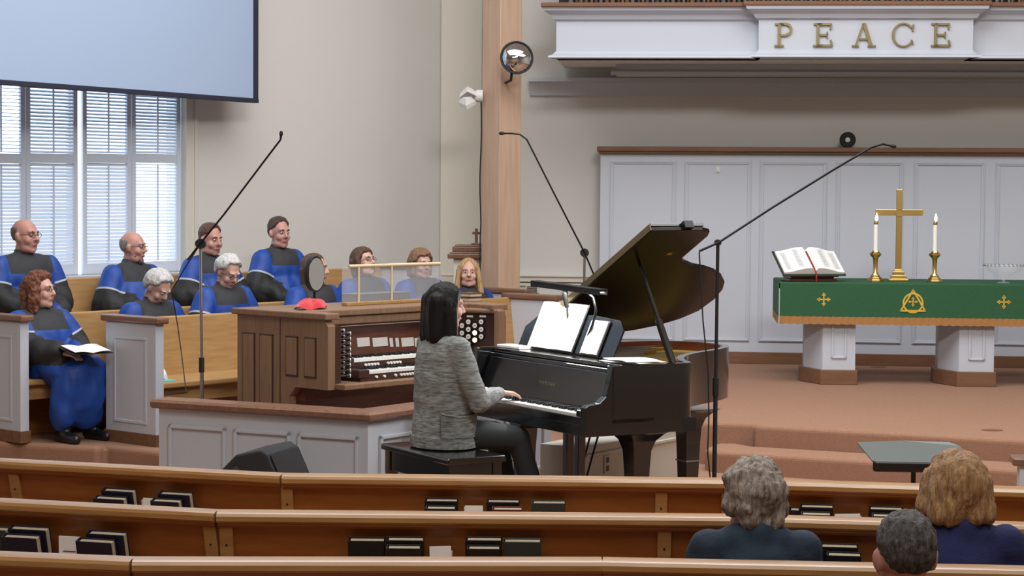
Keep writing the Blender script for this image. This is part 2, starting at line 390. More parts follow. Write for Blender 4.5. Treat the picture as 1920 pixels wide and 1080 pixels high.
def section(name, xa, xb, off, miter_l, miter_r):
    m = MB(); base = off
    ra = [(xa - (base - y) * (1 if miter_l else 0) if y < base else xa, y, z) for y, z in profile(off)]
    rb_ = [(xb + (base - y) * (1 if miter_r else 0) if y < base else xb, y, z) for y, z in profile(off)]
    m.loft([ra, rb_]); m.build(name, 'white_paint', lo, smooth=25)
section('fascia', 0.0, xp0 + 0.02, 0.0, True, False)
section('fascia_projecting', xp0, xp1, -PJ, True, True)
section('fascia', xp1 - 0.02, XR, 0.0, False, False)
MB().box((XR / 2, 0.75, (z0 + z3) / 2), (XR, 1.3, z3 - z0)).build('loft_body', 'wall_paint', lo)
m = MB(); m.box((xp0 / 2 - 0.08, 0.08, z3 + 0.018), (xp0 + 0.10, 0.46, 0.036)); m.build('loft_rail', 'base_wood', lo, bev=0.006)
m = MB(); m.box(((xp0 + xp1) / 2, -0.02, z3 + 0.018), (xp1 - xp0 + 0.28, 0.5, 0.038)); m.build('loft_rail', 'base_wood', lo, bev=0.006)
m = MB(); m.box(((xp1 + XR) / 2 + 0.1, 0.08, z3 + 0.018), (XR - xp1, 0.46, 0.036)); m.build('loft_rail', 'base_wood', lo, bev=0.006)
# lower beam set back under the loft
sQ = (lf(1125, 148)[0]) * 1.0 + 0.12
m = MB(); m.box(((sQ + XR) / 2, 1.0, z0 - 0.05), (XR - sQ, 0.3, 0.1)); m.loft([[(xx, y, z) for y, z in ((0.85, z0 - 0.10), (0.80, z0 - 0.10), (0.80, z0 - 0.07), (0.85, z0 - 0.05))] for xx in (sQ - 0.05, XR)])
m.build('soffit_beam', 'white_paint', lo)
# organ pipes standing in the loft
op = thing('organ_pipework', 'close row of metal and wooden organ pipes rising behind the loft rail', 'organ pipes'); op.matrix_world = LF
pb = {}
x = 0.12; i = 0
while x < lf(1960, 10)[0]:
    r = random.choice((0.013, 0.016, 0.02)); key = (r, random.random() < 0.3)
    if key not in pb:
        b = MB(); b.lathe([(0.3 * r, 0), (r, 0.1), (r, 0.6), (r * 0.9, 0.6)], 8); p_ = b.build('pipe', 'pipe_wood' if key[1] else 'pipe_metal', op, smooth=40); pb[key] = p_
    else: p_ = dupe(pb[key], op)
    p_.location = (x, 0.16 + 0.05 * (i % 2), z3 - 0.02 + random.uniform(-0.02, 0.02)); x += r * 2 + 0.012; i += 1
MB().box((XR / 2, 0.4, z3 + 0.3), (XR, 0.04, 0.7)).build('case_back', 'matte_black', op)

# platforms and steps
A0 = on(1413, 796, ZA); B0 = on(1900, 823, ZA); SD = (B0 - A0).normalized(); SN = Vector((-SD.y, SD.x, 0)); SAng = math.degrees(math.atan2(SD.y, SD.x))
far = A0 + SD * 7.5
def nosed(name, pts2, z0_, z1_, label):
    o = MB().prism(pts2, z0_ - .07, z1_).build(name, 'carpet'); b = o.modifiers.new('bevel', 'BEVEL'); b.width = 0.035; b.segments = 4; b.limit_method = 'ANGLE'
    return struct(o, label)
Al = A0 + SN * 0.10
nosed('floor_altar_platform', [(A0.x, A0.y), (far.x, far.y), (rb.x - 0.02, rb.y - 0.02), (0.3, WL.y - 0.14), (0.62, 14.3), (Al.x - 0.7, Al.y + 0.12), (Al.x, Al.y)], 0.0, ZA, 'carpeted altar platform')
sa = A0 - SD * 0.28 - SN * 0.36; sb = far - SN * 0.36
arc = [(sa.x + SD.x * 0.16 * (1 - math.cos(a)) + SN.x * 0.18 * (1 - math.sin(a)), sa.y + SD.y * 0.16 * (1 - math.cos(a)) + SN.y * 0.18 * (1 - math.sin(a))) for a in [R(15 * k) for k in range(7)]]
bk = A0 - SD * 0.28 + SN * 0.2; fb = far + SN * 0.01
nosed('floor_altar_step', arc + [(sb.x, sb.y), (fb.x, fb.y), ((A0 + SN * .002).x, (A0 + SN * .002).y), (bk.x, bk.y)], 0.0, 0.15, 'carpeted step up to the altar platform')
CU = Vector((math.cos(R(50)), math.sin(R(50)), 0)); CN = Vector((math.sin(R(50)), -math.cos(R(50)), 0))
p0, p1, p2 = on(-400, 806, ZC), on(183, 838, ZC), on(305, 846, ZC)
pf = p2 + CU * 5.3; pb_ = Vector((0.28, WL.y - 0.16, 0))
nosed('floor_choir_platform', [(p0.x, p0.y), (p1.x, p1.y), (p1.x + 0.03, p1.y + 0.1), (p2.x, p2.y), (pf.x, pf.y), (0.28, pb_.y), (WL.x + 0.06, WL.y - 0.06), ((WL - WD * 9).x + 0.05, (WL - WD * 9).y - 0.05)], 0.0, ZC, 'carpeted choir platform')
# tier for the back choir row
def rowpt(k, px, py=520):
    r = ray(px, py); q = r.x / r.y; Y = k / (1 - 1.19 * q); return Vector((q * Y, Y, 0))
KA, KB, KC = 16.3, 17.55, 18.8
c0 = rowpt(KC, -250) + CN * 0.42; c1 = rowpt(KC, 770) + CN * 0.42; c2 = rowpt(KC, 770) - CN * 0.55; c3 = rowpt(KC, -250) - CN * 0.5
nosed('floor_choir_tier', [(c.x, c.y) for c in (c0, c1, c2, c3)], ZC, 0.40, 'carpeted tier under the back choir row')

# white organ rail (low panelled wall) with a wood cap
def rail_wall(name, q0, q1, zt, label, panels, ext=(0.03, 0.03), mit=(0, 0)):
    a = math.degrees(math.atan2(q1[1] - q0[1], q1[0] - q0[0])); L = (Vector(q1[:2]) - Vector(q0[:2])).length
    e = bpy.data.objects.new(name, None); col.objects.link(e); e.matrix_world = frame(q0, a); struct(e, label)
    MB().box((L / 2, 0.05, zt / 2 - 0.02), (L, 0.10, zt - 0.04)).build('wall_body', 'white_paint', e)
    m = MB(); m.loft([[(xx, y, zt - 0.075 + z) for y, z in ((-0.03, 0.02), (-0.05, 0.035), (-0.05, 0.06), (-0.035, 0.075), (0.135, 0.075), (0.15, 0.06), (0.15, 0.035), (0.13, 0.02))] for xx in (-ext[0], L + ext[1])])
    m.v = [((x + y * mit[0] if x < L / 2 else x - y * mit[1]), y, z) for x, y, z in m.v]
    m.build('cap_rail', 'walnut', e, smooth=20)
    for (xa, xb) in panels:
        m = MB(); za, zb = 0.1, zt - 0.15
        for (x0, x1, zz0, zz1) in ((xa, xb, zb - 0.022, zb), (xa, xb, za, za + 0.022), (xa, xa + 0.022, za, zb), (xb - 0.022, xb, za, zb)):
            m.box(((x0 + x1) / 2, -0.008, (zz0 + zz1) / 2), (x1 - x0, 0.02, zz1 - zz0))
        m.build('panel_moulding', 'white_paint', e, bev=0.004)
    return e, L
RC = on(690, 772, 0.62); RL = on(298, 748, 0.62)
u54 = Vector((math.cos(R(54)), math.sin(R(54)), 0)); RE = RC + u54 * 1.86
d1 = (RC - RL); L1 = Vector((d1.x, d1.y)).length; a1 = math.degrees(math.atan2(d1.y, d1.x))
def onface(px, py): return (Vector((vp(px, py, RL, a1).x, vp(px, py, RL, a1).y)) - Vector((RL.x, RL.y))).length
pn = [(onface(a, 800), onface(b, 800)) for a, b in ((318, 425), (440, 546), (560, 674))]
rail_wall('wall_organ_front', RL, RC, 0.62, 'white panelled low wall with wood cap beside the floor monitor', pn, ext=(0.03, 0.0), mit=(0, math.tan(R((54 - a1) / 2))))
rail_wall('wall_organ_side', RC, RE, 0.62, 'white panelled low wall with wood cap running behind the pianist', [(0.10, 0.62), (0.72, 1.24), (1.34, 1.78)], ext=(0.0, 0.03), mit=(math.tan(R((54 - a1) / 2)), 0))
# low white box wall behind the piano legs
q0, q1 = on(1096, 839, 0.37), on(1306, 799, 0.37)
e, L = rail_wall('wall_low', q0, q1, 0.30, 'low plain white wall behind the piano legs', [])
for c in list(e.children):
    bpy.data.objects.remove(c)
MB().box((L / 2, 0.16, 0.185), (L, 0.32, 0.37)).build('wall_body', 'cream_paint', e, bev=0.004)
MB().box((L / 2, -0.008, 0.315), (L, 0.016, 0.02)).build('wall_moulding', 'cream_paint', e, bev=0.004)
# white pew-end like post at the far right edge
q = on(1912, 862, 0.45)
e = bpy.data.objects.new('wall_right_rail', None); col.objects.link(e); e.matrix_world = frame((q.x, q.y), -8); struct(e, 'white low wall end with wood cap at the right edge')
MB().box((0.6, 0.06, 0.21), (1.2, 0.12, 0.42)).build('wall_body', 'white_paint', e)
MB().box((0.58, 0.06, 0.44), (1.24, 0.18, 0.045)).build('cap_rail', 'walnut', e, bev=0.01)

# wooden post
cp = at(940, 300, 17.7)
m = MB(); m.box((0, 0, (ZC + CEIL) / 2), (0.25, 0.25, CEIL - ZC), None)
o = m.build('wooden_post', 'post_wood', bev=0.008); o.location = (cp.x + 0.0, cp.y + 0.17, 0); o.rotation_euler = (0, 0, R(40)); struct(o, 'pale square wooden post rising to the ceiling')
POST = o.location.copy()

# ================================================================== NAVE PEWS
ZP = 0.78
def pew(q0, q1, label, stiles=(), group='oak pews in the nave', joint=None):
    q0, q1 = Vector((q0[0], q0[1], 0)), Vector((q1[0], q1[1], 0)); L = (q1 - q0).length
    t = thing('pew', label, 'pew', (q0.x, q0.y, ZN), math.atan2(q1.y - q0.y, q1.x - q0.x), group)
    h = ZP - ZN
    # rounded top rail (camera side is -y)
    pr = [(-0.024, -0.038), (-0.032, -0.030), (-0.033, -0.014), (-0.026, -0.004), (-0.012, 0.0), (0.034, 0.002), (0.044, -0.008), (0.044, -0.038)]
    MB().loft([[(xx, y, h + z) for y, z in pr] for xx in (0.0, L - 0.002)]).build('top_rail', 'oak', t, smooth=35)
    MB().loft([[(xx, y, h + z) for y, z in ((-0.020, -0.0385), (-0.020, -0.046), (-0.012, -0.056), (0.004, -0.058), (0.004, -0.0385))] for xx in (0.003, L - 0.005)]).build('rail_moulding', 'oak_dark', t, smooth=30)
    m = MB(); SL = math.tan(R(14)); m.loft([[(xx, 0.004 + (h - 0.04 - z) * SL + d_, z) for z, d_ in ((h - 0.036, 0), (0.3, 0), (0.3, 0.02), (h - 0.036, 0.02))] for xx in (0, L)]); m.build('back_panel', 'oak_dark', t)
    m = MB(); m.box((L / 2, 0.32, 0.41), (L - 0.3, 0.40, 0.035)); m.build('seat', 'oak', t, bev=0.008)
    for x in stiles:
        s_ = MB().loft([[(x + dx, -0.012 + (h - 0.04 - z) * SL + d_, z) for z, d_ in ((h - 0.04, 0), (0.3, 0), (0.3, 0.024), (h - 0.04, 0.024))] for dx in (-.024, .024)]).build('stile', 'oak', t, bev=0.003)
        MB().ball((x, -0.012 + .08 * SL, h - 0.12), (0.004, 0.003, 0.004)).build('screw', 'dark_metal', s_)
    for x in (0.2, L - 0.2): MB().box((x, 0.3, 0.2), (0.04, 0.34, 0.39)).build('seat_support', 'oak_dark', t, bev=0.004)
    # book rack on the rear of the back
    r = MB(); r.box((L / 2, -0.02, 0.575), (L * 0.9, 0.20, 0.014)); r.build('book_rack', 'oak_dark', t)
    MB().box((L / 2, -0.122, 0.605), (L * 0.9, 0.012, 0.07)).build('rack_front', 'oak_dark', t, bev=0.003)
    return t
def rl(x, y): return on(x, y, ZP)
ROWS = {}
def ext(a, b, k): d = Vector((b.x - a.x, b.y - a.y, 0)).normalized(); return a + d * k
ROWS[1] = [ext(rl(530, 889.5), rl(0, 861.7), 2.0), rl(530, 889.5), rl(1357, 898.5), ext(rl(1357, 898.5), rl(1920, 915), 1.9)]
ROWS[2] = [ext(rl(408, 958.5), rl(0, 937.3), 1.7), rl(408, 958.5), rl(1385, 967), ext(rl(1385, 967), rl(1920, 982), 1.7)]
ROWS[3] = [ext(rl(250, 1048), rl(0, 1038), 1.3), rl(250, 1048), rl(1130, 1049), ext(rl(1130, 1049), rl(1920, 1065), 2.3)]
def px_on(a, b, px, py):
    d = (b - a); ang = math.degrees(math.atan2(d.y, d.x)); p = vp(px, py, a, ang); return (Vector((p.x, p.y)) - Vector((a.x, a.y))).length
nm = {1: 'frontmost', 2: 'second', 3: 'third'}
ST = {1: [[(26, 900)], [(538, 940), (1240, 930)], [(1364, 930)]], 2: [[(400, 1000)], [(424, 1000), (1246, 1010)], []], 3: [[], [(924, 1070)], []]}
for r in (1, 2, 3):
    for k, side in enumerate(('left angled', 'long middle', 'right')):
        a, b = ROWS[r][k], ROWS[r][k + 1]
        pew(a, b, '%s section of the %s oak nave pew row from the piano' % (side, nm[r]), [min(px_on(a, b, x, y), (b - a).length - 0.03) for x, y in ST[r][k]])
a4 = rl(1130, 1049) - Vector((0, 0.86, 0)); b4 = ROWS[3][3] - Vector((0, 0.86, 0))
pew(a4, b4, 'nave pew in which the dark haired man sits')

# hymnals and bibles in the racks
BK = {}
def book(row, seg, px0, px1, ytop, kind, label, layer=0, title=None, tilt=6, hh=None):
    a, b = ROWS[row][seg], ROWS[row][seg + 1]; d = b - a; ang = math.atan2(d.y, d.x)
    xa, xb = px_on(a, b, px0, ytop), px_on(a, b, px1, ytop); wd = abs(xb - xa) * 0.985
    th = 0.036; TL = R(-15)
    off = -0.03 - layer * 0.045 - th / 2
    q = a + Vector((math.cos(ang), math.sin(ang), 0)) * ((xa + xb) / 2) + Vector((-math.sin(ang), math.cos(ang), 0)) * off
    top = vp(px0, ytop, (q.x, q.y), math.degrees(ang)).z
    zb = ZN + 0.59; h = (top - zb) / math.cos(TL); q = q + Vector((math.sin(ang), -math.cos(ang), 0)) * (h * math.sin(TL))
    t = thing('book', label, 'book', (q.x, q.y, zb), ang, 'books in the pew racks'); t.rotation_euler = (-TL, 0, ang)
    S = Matrix.Rotation(R(-tilt * 0.0), 4, 'X')
    cov = {'n': 'cover_navy', 'b': 'cover_black', 'g': 'cover_green', 'r': 'cover_red'}[kind]
    for s_ in (-1, 1): MB().box((0, s_ * (th / 2 - 0.002), h / 2), (wd, 0.004, h)).build('cover', cov, t, bev=0.002)
    MB().box((-wd / 2 + 0.002, 0, h / 2), (0.004, th, h)).build('spine', cov, t)
    MB().box((0.002, 0, h / 2 - 0.002), (wd - 0.012, th - 0.008, h - 0.008)).build('page_block', 'paper_edge', t)
    if title:
        text('title_lettering', title, wd * 0.22, 'emboss', t, (0, -th / 2 - 0.001, h * 0.62), (R(90), 0, 0))
    return t
def cards(row, seg, px0, px1, ytop, label, n=3, mt='paper', cat='cards', red=False):
    a, b = ROWS[row][seg], ROWS[row][seg + 1]; d = b - a; ang = math.atan2(d.y, d.x)
    xa, xb = px_on(a, b, px0, ytop), px_on(a, b, px1, ytop); wd = abs(xb - xa)
    q = a + Vector((math.cos(ang), math.sin(ang), 0)) * ((xa + xb) / 2) + Vector((-math.sin(ang), math.cos(ang), 0)) * (-0.03)
    top = vp(px0, ytop, (q.x, q.y), math.degrees(ang)).z; zb = ZN + 0.582; h = top - zb
    t = thing('card_stack', label, cat, (q.x, q.y, zb), ang, 'card packs in the pew racks')
    for i in range(n):
        MB().box((random.uniform(-0.004, 0.004), -0.012 + i * 0.012, h / 2 - 0.006 * i * random.random()), (wd * (0.95 - 0.06 * random.random()), 0.008, h * (1 - 0.03 * i)), None, (0, R(random.uniform(-3, 3)), 0)).build('card', mt, t)
    for j in range(3):
        MB().box((0, -0.0172, h * (0.78 - 0.1 * j)), (wd * 0.55, 0.0008, 0.003)).build('printed_line', 'emboss', t)
    if red: MB().box((-wd * 0.62, 0.0, h * 0.4), (wd * 0.22, 0.01, h * 0.75)).build('red_card', 'cover_red' if red == 1 else 'lips', t)
    return t
book(1, 0, 204, 263, 917, 'n', 'tall navy hymnal left of the white cards, leftmost in the front pew rack')
book(1, 0, 199, 256, 932, 'n', 'short navy bible leaning on the leftmost hymnal of the front pew', 1)
cards(1, 0, 275, 309, 933, 'white envelope pack between two hymnals on the angled front pew')
book(1, 0, 309, 369, 923, 'n', 'tall navy hymnal right of the white envelopes on the angled front pew')
book(1, 0, 305, 358, 937, 'n', 'short navy bible in front of the hymnal right of the white envelopes, front pew', 1)
book(1, 1, 798, 860, 936, 'b', 'black hymnal left of the loose cards behind the piano bench pew')
book(1, 1, 801, 857, 950, 'b', 'lower black bible in front of the hymnal left of the loose cards', 1)
cards(1, 1, 870, 906, 947, 'loose white cards between black books on the middle front pew')
book(1, 1, 913, 975, 938, 'b', 'black hymnal right of the loose cards on the middle front pew')
book(1, 1, 924, 981, 952, 'r', 'lower dark red book in front of a black hymnal, middle front pew', 1)
book(1, 1, 997, 1061, 940, 'g', 'single dark green hymnal, rightmost on the middle front pew')
book(1, 2, 1480, 1500, 953, 'n', 'narrow navy book just right of the curly haired woman')
book(1, 2, 1500, 1563, 947, 'b', 'black hymnal left of the folded bulletin on the right front pew')
book(1, 2, 1502, 1558, 961, 'b', 'lower black bible left of the folded bulletin on the right front pew', 1)
cards(1, 2, 1567, 1617, 962, 'folded white bulletin lying between hymnals on the right front pew', 2)
book(1, 2, 1628, 1692, 951, 'b', 'black hymnal right of the folded bulletin, above the dark haired man')
book(1, 2, 1633, 1690, 964, 'b', 'lower black bible right of the folded bulletin, above the dark haired man', 1)
book(1, 2, 1710, 1760, 955, 'g', 'dark green book beside the shoulder of the woman in navy')
book(2, 0, -40, 27, 988, 'g', 'dark book cut off by the left edge of the second pew', 0, None)
book(2, 0, 31, 102, 988, 'n', 'tall navy hymnal left of the white tract on the second pew')
book(2, 0, 30, 96, 1004, 'n', 'short black book with embossed title in front of the left hymnal, second pew', 1, 'HYMNAL')
cards(2, 0, 121, 163, 1004, 'white tract with red print and red card beside it, second pew', 3, red=1)
book(2, 0, 176, 247, 997, 'n', 'tall navy hymnal just left of the corner joint of the second pew')
book(2, 0, 168, 235, 1012, 'n', 'short navy book with embossed title by the corner joint, second pew', 1, 'HYMNAL')
book(2, 1, 655, 724, 1010, 'b', 'black hymnal with embossed title, leftmost on the middle second pew', 0, 'HYMNAL')
book(2, 1, 726, 797, 1009, 'b', 'tall black hymnal left of the white prayer cards, second pew')
book(2, 1, 728, 792, 1024, 'b', 'lower black bible left of the white prayer cards, second pew', 1)
cards(2, 1, 805, 848, 1023, 'white prayer cards between black hymnals on the second pew', 3, red=2)
book(2, 1, 873, 942, 1009, 'b', 'tall black hymnal right of the white prayer cards, second pew')
book(2, 1, 877, 939, 1025, 'b', 'lower black bible right of the white prayer cards, second pew', 1)
book(2, 1, 943, 1015, 1012, 'g', 'dark green hymnal with embossed title, rightmost on the middle second pew', 0, 'HYMNAL')
book(2, 2, 1512, 1546, 1027, 'n', 'dark book against the sleeve of the curly haired woman')
book(2, 2, 1537, 1608, 1021, 'b', 'tall black hymnal between the curly haired woman and the man')
book(2, 2, 1548, 1613, 1037, 'b', 'lower black bible between the curly haired woman and the man', 1)

# ================================================================== CHOIR PEWS
def choir_pew(k, pa, pb, zf, label, near_end=True, far_end=True, off=0.0):
    a, b = rowpt(k, pa, 600), rowpt(k, pb, 560); L = (b - a).length
    t = thing('choir_pew', label, 'pew', (a.x, a.y, zf), R(50), 'oak choir pews with white ends')
    m = MB(); m.loft([[(xx, y, z) for y, z in ((0.14, 0.30), (0.17, 0.30), (0.25, 0.815), (0.22, 0.825), (0.205, 0.815))] for xx in (0.03, L - 0.03)]); m.build('backrest', 'oak_pale', t)
    MB().box((L / 2, -0.04, 0.40), (L - 0.06, 0.44, 0.04)).build('seat', 'oak_pale', t, bev=0.01)
    MB().box((L / 2, 0.10, 0.19), (L - 0.08, 0.03, 0.37)).build('kick_board', 'oak_dark', t)
    MB().box((L / 2, -0.2, 0.33), (L - 0.06, 0.02, 0.10)).build('seat_apron', 'oak_pale', t)
    for x, use in ((0.0, near_end), (L, far_end)):
        if not use: continue
        s_ = -1 if x == 0 else 1
        e = MB().box((x, 0.0, 0.405), (0.07, 0.52, 0.81)).build('end_panel', 'white_paint', t, bev=0.004)
        MB().box((x, 0.0, 0.835), (0.11, 0.59, 0.045)).build('end_cap', 'walnut', e, bev=0.012)
        MB().box((x, 0.0, 0.04), (0.085, 0.54, 0.08)).build('end_plinth', 'base_wood', e, bev=0.003)
        m = MB()
        for (y0, y1, z0_, z1_) in ((-0.17, 0.17, 0.70, 0.72), (-0.17, 0.17, 0.14, 0.16), (-0.17, -0.15, 0.16, 0.70), (0.15, 0.17, 0.16, 0.70)):
            m.box((x + s_ * 0.036, (y0 + y1) / 2, (z0_ + z1_) / 2), (0.012, y1 - y0, z1_ - z0_))
        m.build('end_moulding', 'white_paint', e, bev=0.003)
    return t
choir_pew(KA, 252, 998, ZC, 'empty front choir pew with white ends beside the tissue box')
choir_pew(KB, 2, 945, ZC, 'middle choir pew with white end at the left edge of the picture')
choir_pew(KC, -140, 752, 0.40, 'rear choir pew below the shuttered window')
# tissue box and pencil on the front choir pew
q = rowpt(KA, 300, 700); q = q - CU * 0.0 + CN * 0.1
p = at(306, 726, q.y - 0.1)
t = thing('tissue_box', 'teal tissue box with white tissue beside the white pew end', 'tissue box', (p.x, p.y, p.z), R(50))
MB().box((0, 0, 0.025), (0.12, 0.11, 0.05)).build('carton', 'teal_card', t, bev=0.004)
m = MB(); m.loft([[(0.035 * math.cos(a) * k, 0.02 * math.sin(a) * k, z + 0.012 * math.sin(3 * a)) for a in [2 * math.pi * j / 12 for j in range(12)]] for k, z in ((0.6, 0.048), (1.0, 0.07), (0.7, 0.1), (0.15, 0.115))]); m.build('tissue', 'paper', t, smooth=60)
# the ledge it stands on
m = MB(); m.box((0.0, 0, -0.021), (0.3, 0.16, 0.04)); m.box((-0.08, 0.0, -(p.z - ZC + 0.04) / 2 - 0.02), (0.05, 0.1, p.z - ZC - 0.042))
o = m.build('side_shelf', 'walnut', bev=0.006); o.location = (p.x, p.y, p.z - 0.001); o.rotation_euler = (0, 0, R(50)); tag(o, 'small brown shelf under the teal tissue box', 'shelf')

# ================================================================== ORGAN CONSOLE
OA = R(-42); OO = Vector((-1.775, 12.88, 0)); OW = 1.64
org = thing('organ_console', 'brown two manual organ console with drawknobs behind the low wall', 'organ', OO, OA)
OFm = T3(*OO) @ RZ(OA); OFi = OFm.inverted()
XZ = Matrix(((1, 0, 0, 0), (0, 0, 1, 0), (0, 1, 0, 0), (0, 0, 0, 1)))      # (a, b, c) -> (a, c, b)
def oc(px):                                     # depth along the left side seen at column px
    q = (px - 960) / FPX; return (12.88 * q + 1.775) / (0.743 + 0.669 * q)
def oy(px, x):                                  # width position of column px at depth x
    q = (px - 960) / FPX; return ((12.88 - 0.669 * x) * q + 1.775 - 0.743 * x) / (0.669 - 0.743 * q)
def ozy(x, y, py):
    p = OFm @ Vector((x, y, 0)); return at(960 + FPX * p.x / p.y, py, p.y).z
side = [(0, 0), (0.5, 0), (0.5, 0.60), (0.56, 0.665), (0.86, 0.665), (0.86, 1.06), (0.82, 1.10), (0, 1.10)]
for y0, lb in ((0.0, 1), (OW - 0.06, 0)):
    s_ = MB().prism(side, y0, y0 + 0.06, XZ).build('case_side', 'organ_wood', org)
    if lb:
        for a, b, za, zb in ((455, 478, 0.12, 0.985), (487, 512, 0.12, 0.985), (536, 559, 0.73, 0.985), (571, 593, 0.73, 0.985)):
            xa, xb = oc(a), oc(b); m = MB()
            m.box(((xa + xb) / 2, -0.006, (za + zb) / 2), (xb - xa - 0.02, 0.012, zb - za - 0.02)); m.build('side_panel', 'organ_wood', s_, bev=0.004)
            m = MB(); r_ = 0.008
            for (x0, x1, z0_, z1_) in ((xa, xb, zb - r_, zb), (xa, xb, za, za + r_), (xa, xa + r_, za, zb), (xb - r_, xb, za, zb)): m.box(((x0 + x1) / 2, -0.002, (z0_ + z1_) / 2), (x1 - x0, 0.006, z1_ - z0_))
            m.build('panel_groove', 'organ_dark', s_)
        MB().box((oc(525), -0.001, 0.55), (0.006, 0.004, 1.08)).build('panel_seam', 'organ_dark', s_)
MB().box((0.02, OW / 2, 0.55), (0.04, OW - 0.12, 1.1)).build('case_back', 'organ_wood', org)
m = MB(); m.prism([(-0.03, -0.03), (0.62, -0.03), (0.86, -0.02), (0.86, 0.10), (0.60, 0.12), (0.60, OW - 0.12), (0.86, OW - 0.14), (0.86, OW + 0.02), (-0.03, OW + 0.03)], 1.10, 1.14); m.build('lid', 'organ_wood', org, bev=0.008)
MB().box((0.5, OW / 2, 1.07), (0.16, OW - 0.24, 0.055)).build('crown_rail', 'organ_wood', org, bev=0.012)
MB().box((0.44, OW / 2, 0.95), (0.04, OW - 0.12, 0.30), None, (0, R(-8), 0)).build('nameboard', 'organ_red', org)
MB().box((0.53, OW / 2, 1.028), (0.02, 0.95, 0.006)).build('lamp_strip', 'lamp_housing', org)
for a, b in ((668, 691), (697, 725), (729, 735), (740, 746), (751, 774), (776, 800)):
    y0, y1 = oy(a, 0.46), oy(b, 0.46)
    MB().box((0.468, (y0 + y1) / 2, ozy(0.46, y0, 642)), (0.008, y1 - y0, 0.06), None, (0, R(-8), 0)).build('coupler_plate', 'ivory', org, bev=0.002)
MB().box((0.70, OW / 2, 0.683), (0.5, OW - 0.12, 0.035)).build('key_desk', 'organ_wood', org, bev=0.006)
MB().box((0.26, OW / 2, 0.33), (0.03, OW - 0.12, 0.66)).build('knee_board', 'organ_red', org)
MB().box((0.42, OW / 2, 0.62), (0.32, OW - 0.12, 0.1)).build('desk_apron', 'organ_red', org, bev=0.006)
ya, yb = 0.34, 1.24
for x0, x1, z, nm_ in ((0.56, 0.735, 0.82, 'upper'), (0.70, 0.875, 0.755, 'lower')):
    MB().box(((x0 + x1) / 2 - 0.01, (ya + yb) / 2, z - 0.035), (x1 - x0 + 0.01, yb - ya + 0.14, 0.045)).build('manual_frame', 'organ_dark', org, bev=0.004)
    for yy in (ya - 0.05, yb + 0.05): MB().box(((x0 + x1) / 2, yy, z - 0.005), (x1 - x0 + 0.02, 0.09, 0.05)).build('key_cheek', 'organ_dark', org, bev=0.006)
    m = MB(); n = 36
    for i in range(n): m.box(((x0 + x1) / 2, ya + (i + 0.5) * (yb - ya) / n, z), (x1 - x0, (yb - ya) / n - 0.0015, 0.018))
    tag(m.build('white_keys', 'ivory', org), kind='stuff')
    m = MB()
    for i in range(n):
        if i % 7 not in (2, 6): m.box((x0 + 0.055, ya + (i + 1) * (yb - ya) / n, z + 0.012), (0.09, 0.011, 0.02))
    tag(m.build('black_keys', 'satin_black', org), kind='stuff')
pist = None
for x, z, ys in ((0.732, 0.79, [0.44 + 0.027 * i for i in range(5)] + [0.64 + 0.027 * i for i in range(5)] + [0.9 + 0.027 * i for i in range(5)]), (0.872, 0.725, [0.40, 0.47, 0.57] + [0.62 + 0.027 * i for i in range(6)] + [0.85 + 0.027 * i for i in range(5)])):
    for y in ys:
        if pist is None: pist = MB().cyl((0, 0, 0), (0.014, 0, 0), 0.0085, n=12).build('piston', 'ivory', org); p_ = pist
        else: p_ = dupe(pist, org)
        p_.location = (x, y, z)
# left stop jamb, seen edge on
MB().box((0.66, 0.085, 0.88), (0.40, 0.05, 0.36)).build('stop_jamb', 'organ_dark', org)
kb = MB(); kb.cyl((0, -.01, 0), (0, 0.05, 0), 0.007, n=8); kb.cyl((0, 0.05, 0), (0, 0.072, 0), 0.0135, n=12); kn = None; ktip = None
for i in range(5):
    for j in range(9):
        if kn is None:
            kn = kb.build('drawknob', 'satin_black', org, smooth=40); k_ = kn
            ktip = MB().cyl((0, 0.072, 0), (0, 0.077, 0), 0.0135, n=12).build('knob_face', 'ivory', kn)
        else:
            k_ = dupe(kn, org); dupe(ktip, k_)
        k_.location = (0.60 + 0.058 * i, 0.115, 0.745 + 0.033 * j + 0.015 * (i % 2)); k_.rotation_euler = (0, 0, R(-28))
# right stop jamb, turned to the player
ja, jb = Vector((0.47, 1.43)), Vector((0.87, 1.55)); jd = (jb - ja).normalized(); jang = math.atan2(jd.y, jd.x)
JM = T3(ja.x, ja.y, 0) @ RZ(jang); jl = (jb - ja).length
def jpos(px, py):
    """jamb-local x, z seen at a pixel"""
    Wq = OFm @ Vector((ja.x, ja.y, 0)); p = vp(px, py, Wq, math.degrees(OA + jang)); l = (OFm @ JM).inverted() @ p; return l.x, l.z
m = MB(); m.box((jl / 2, 0.02, 0.89), (jl, 0.04, 0.40), JM); jo = m.build('stop_jamb', 'organ_dark', org)
m = MB(); m.box((jl + 0.005, 0.01, 0.885), (0.05, 0.09, 0.44), JM); m.box((jl / 2 + 0.06, 0.0, 1.095), (jl - 0.08, 0.07, 0.03), JM); m.build('jamb_frame', 'organ_wood', org, bev=0.012)
kn2 = {}
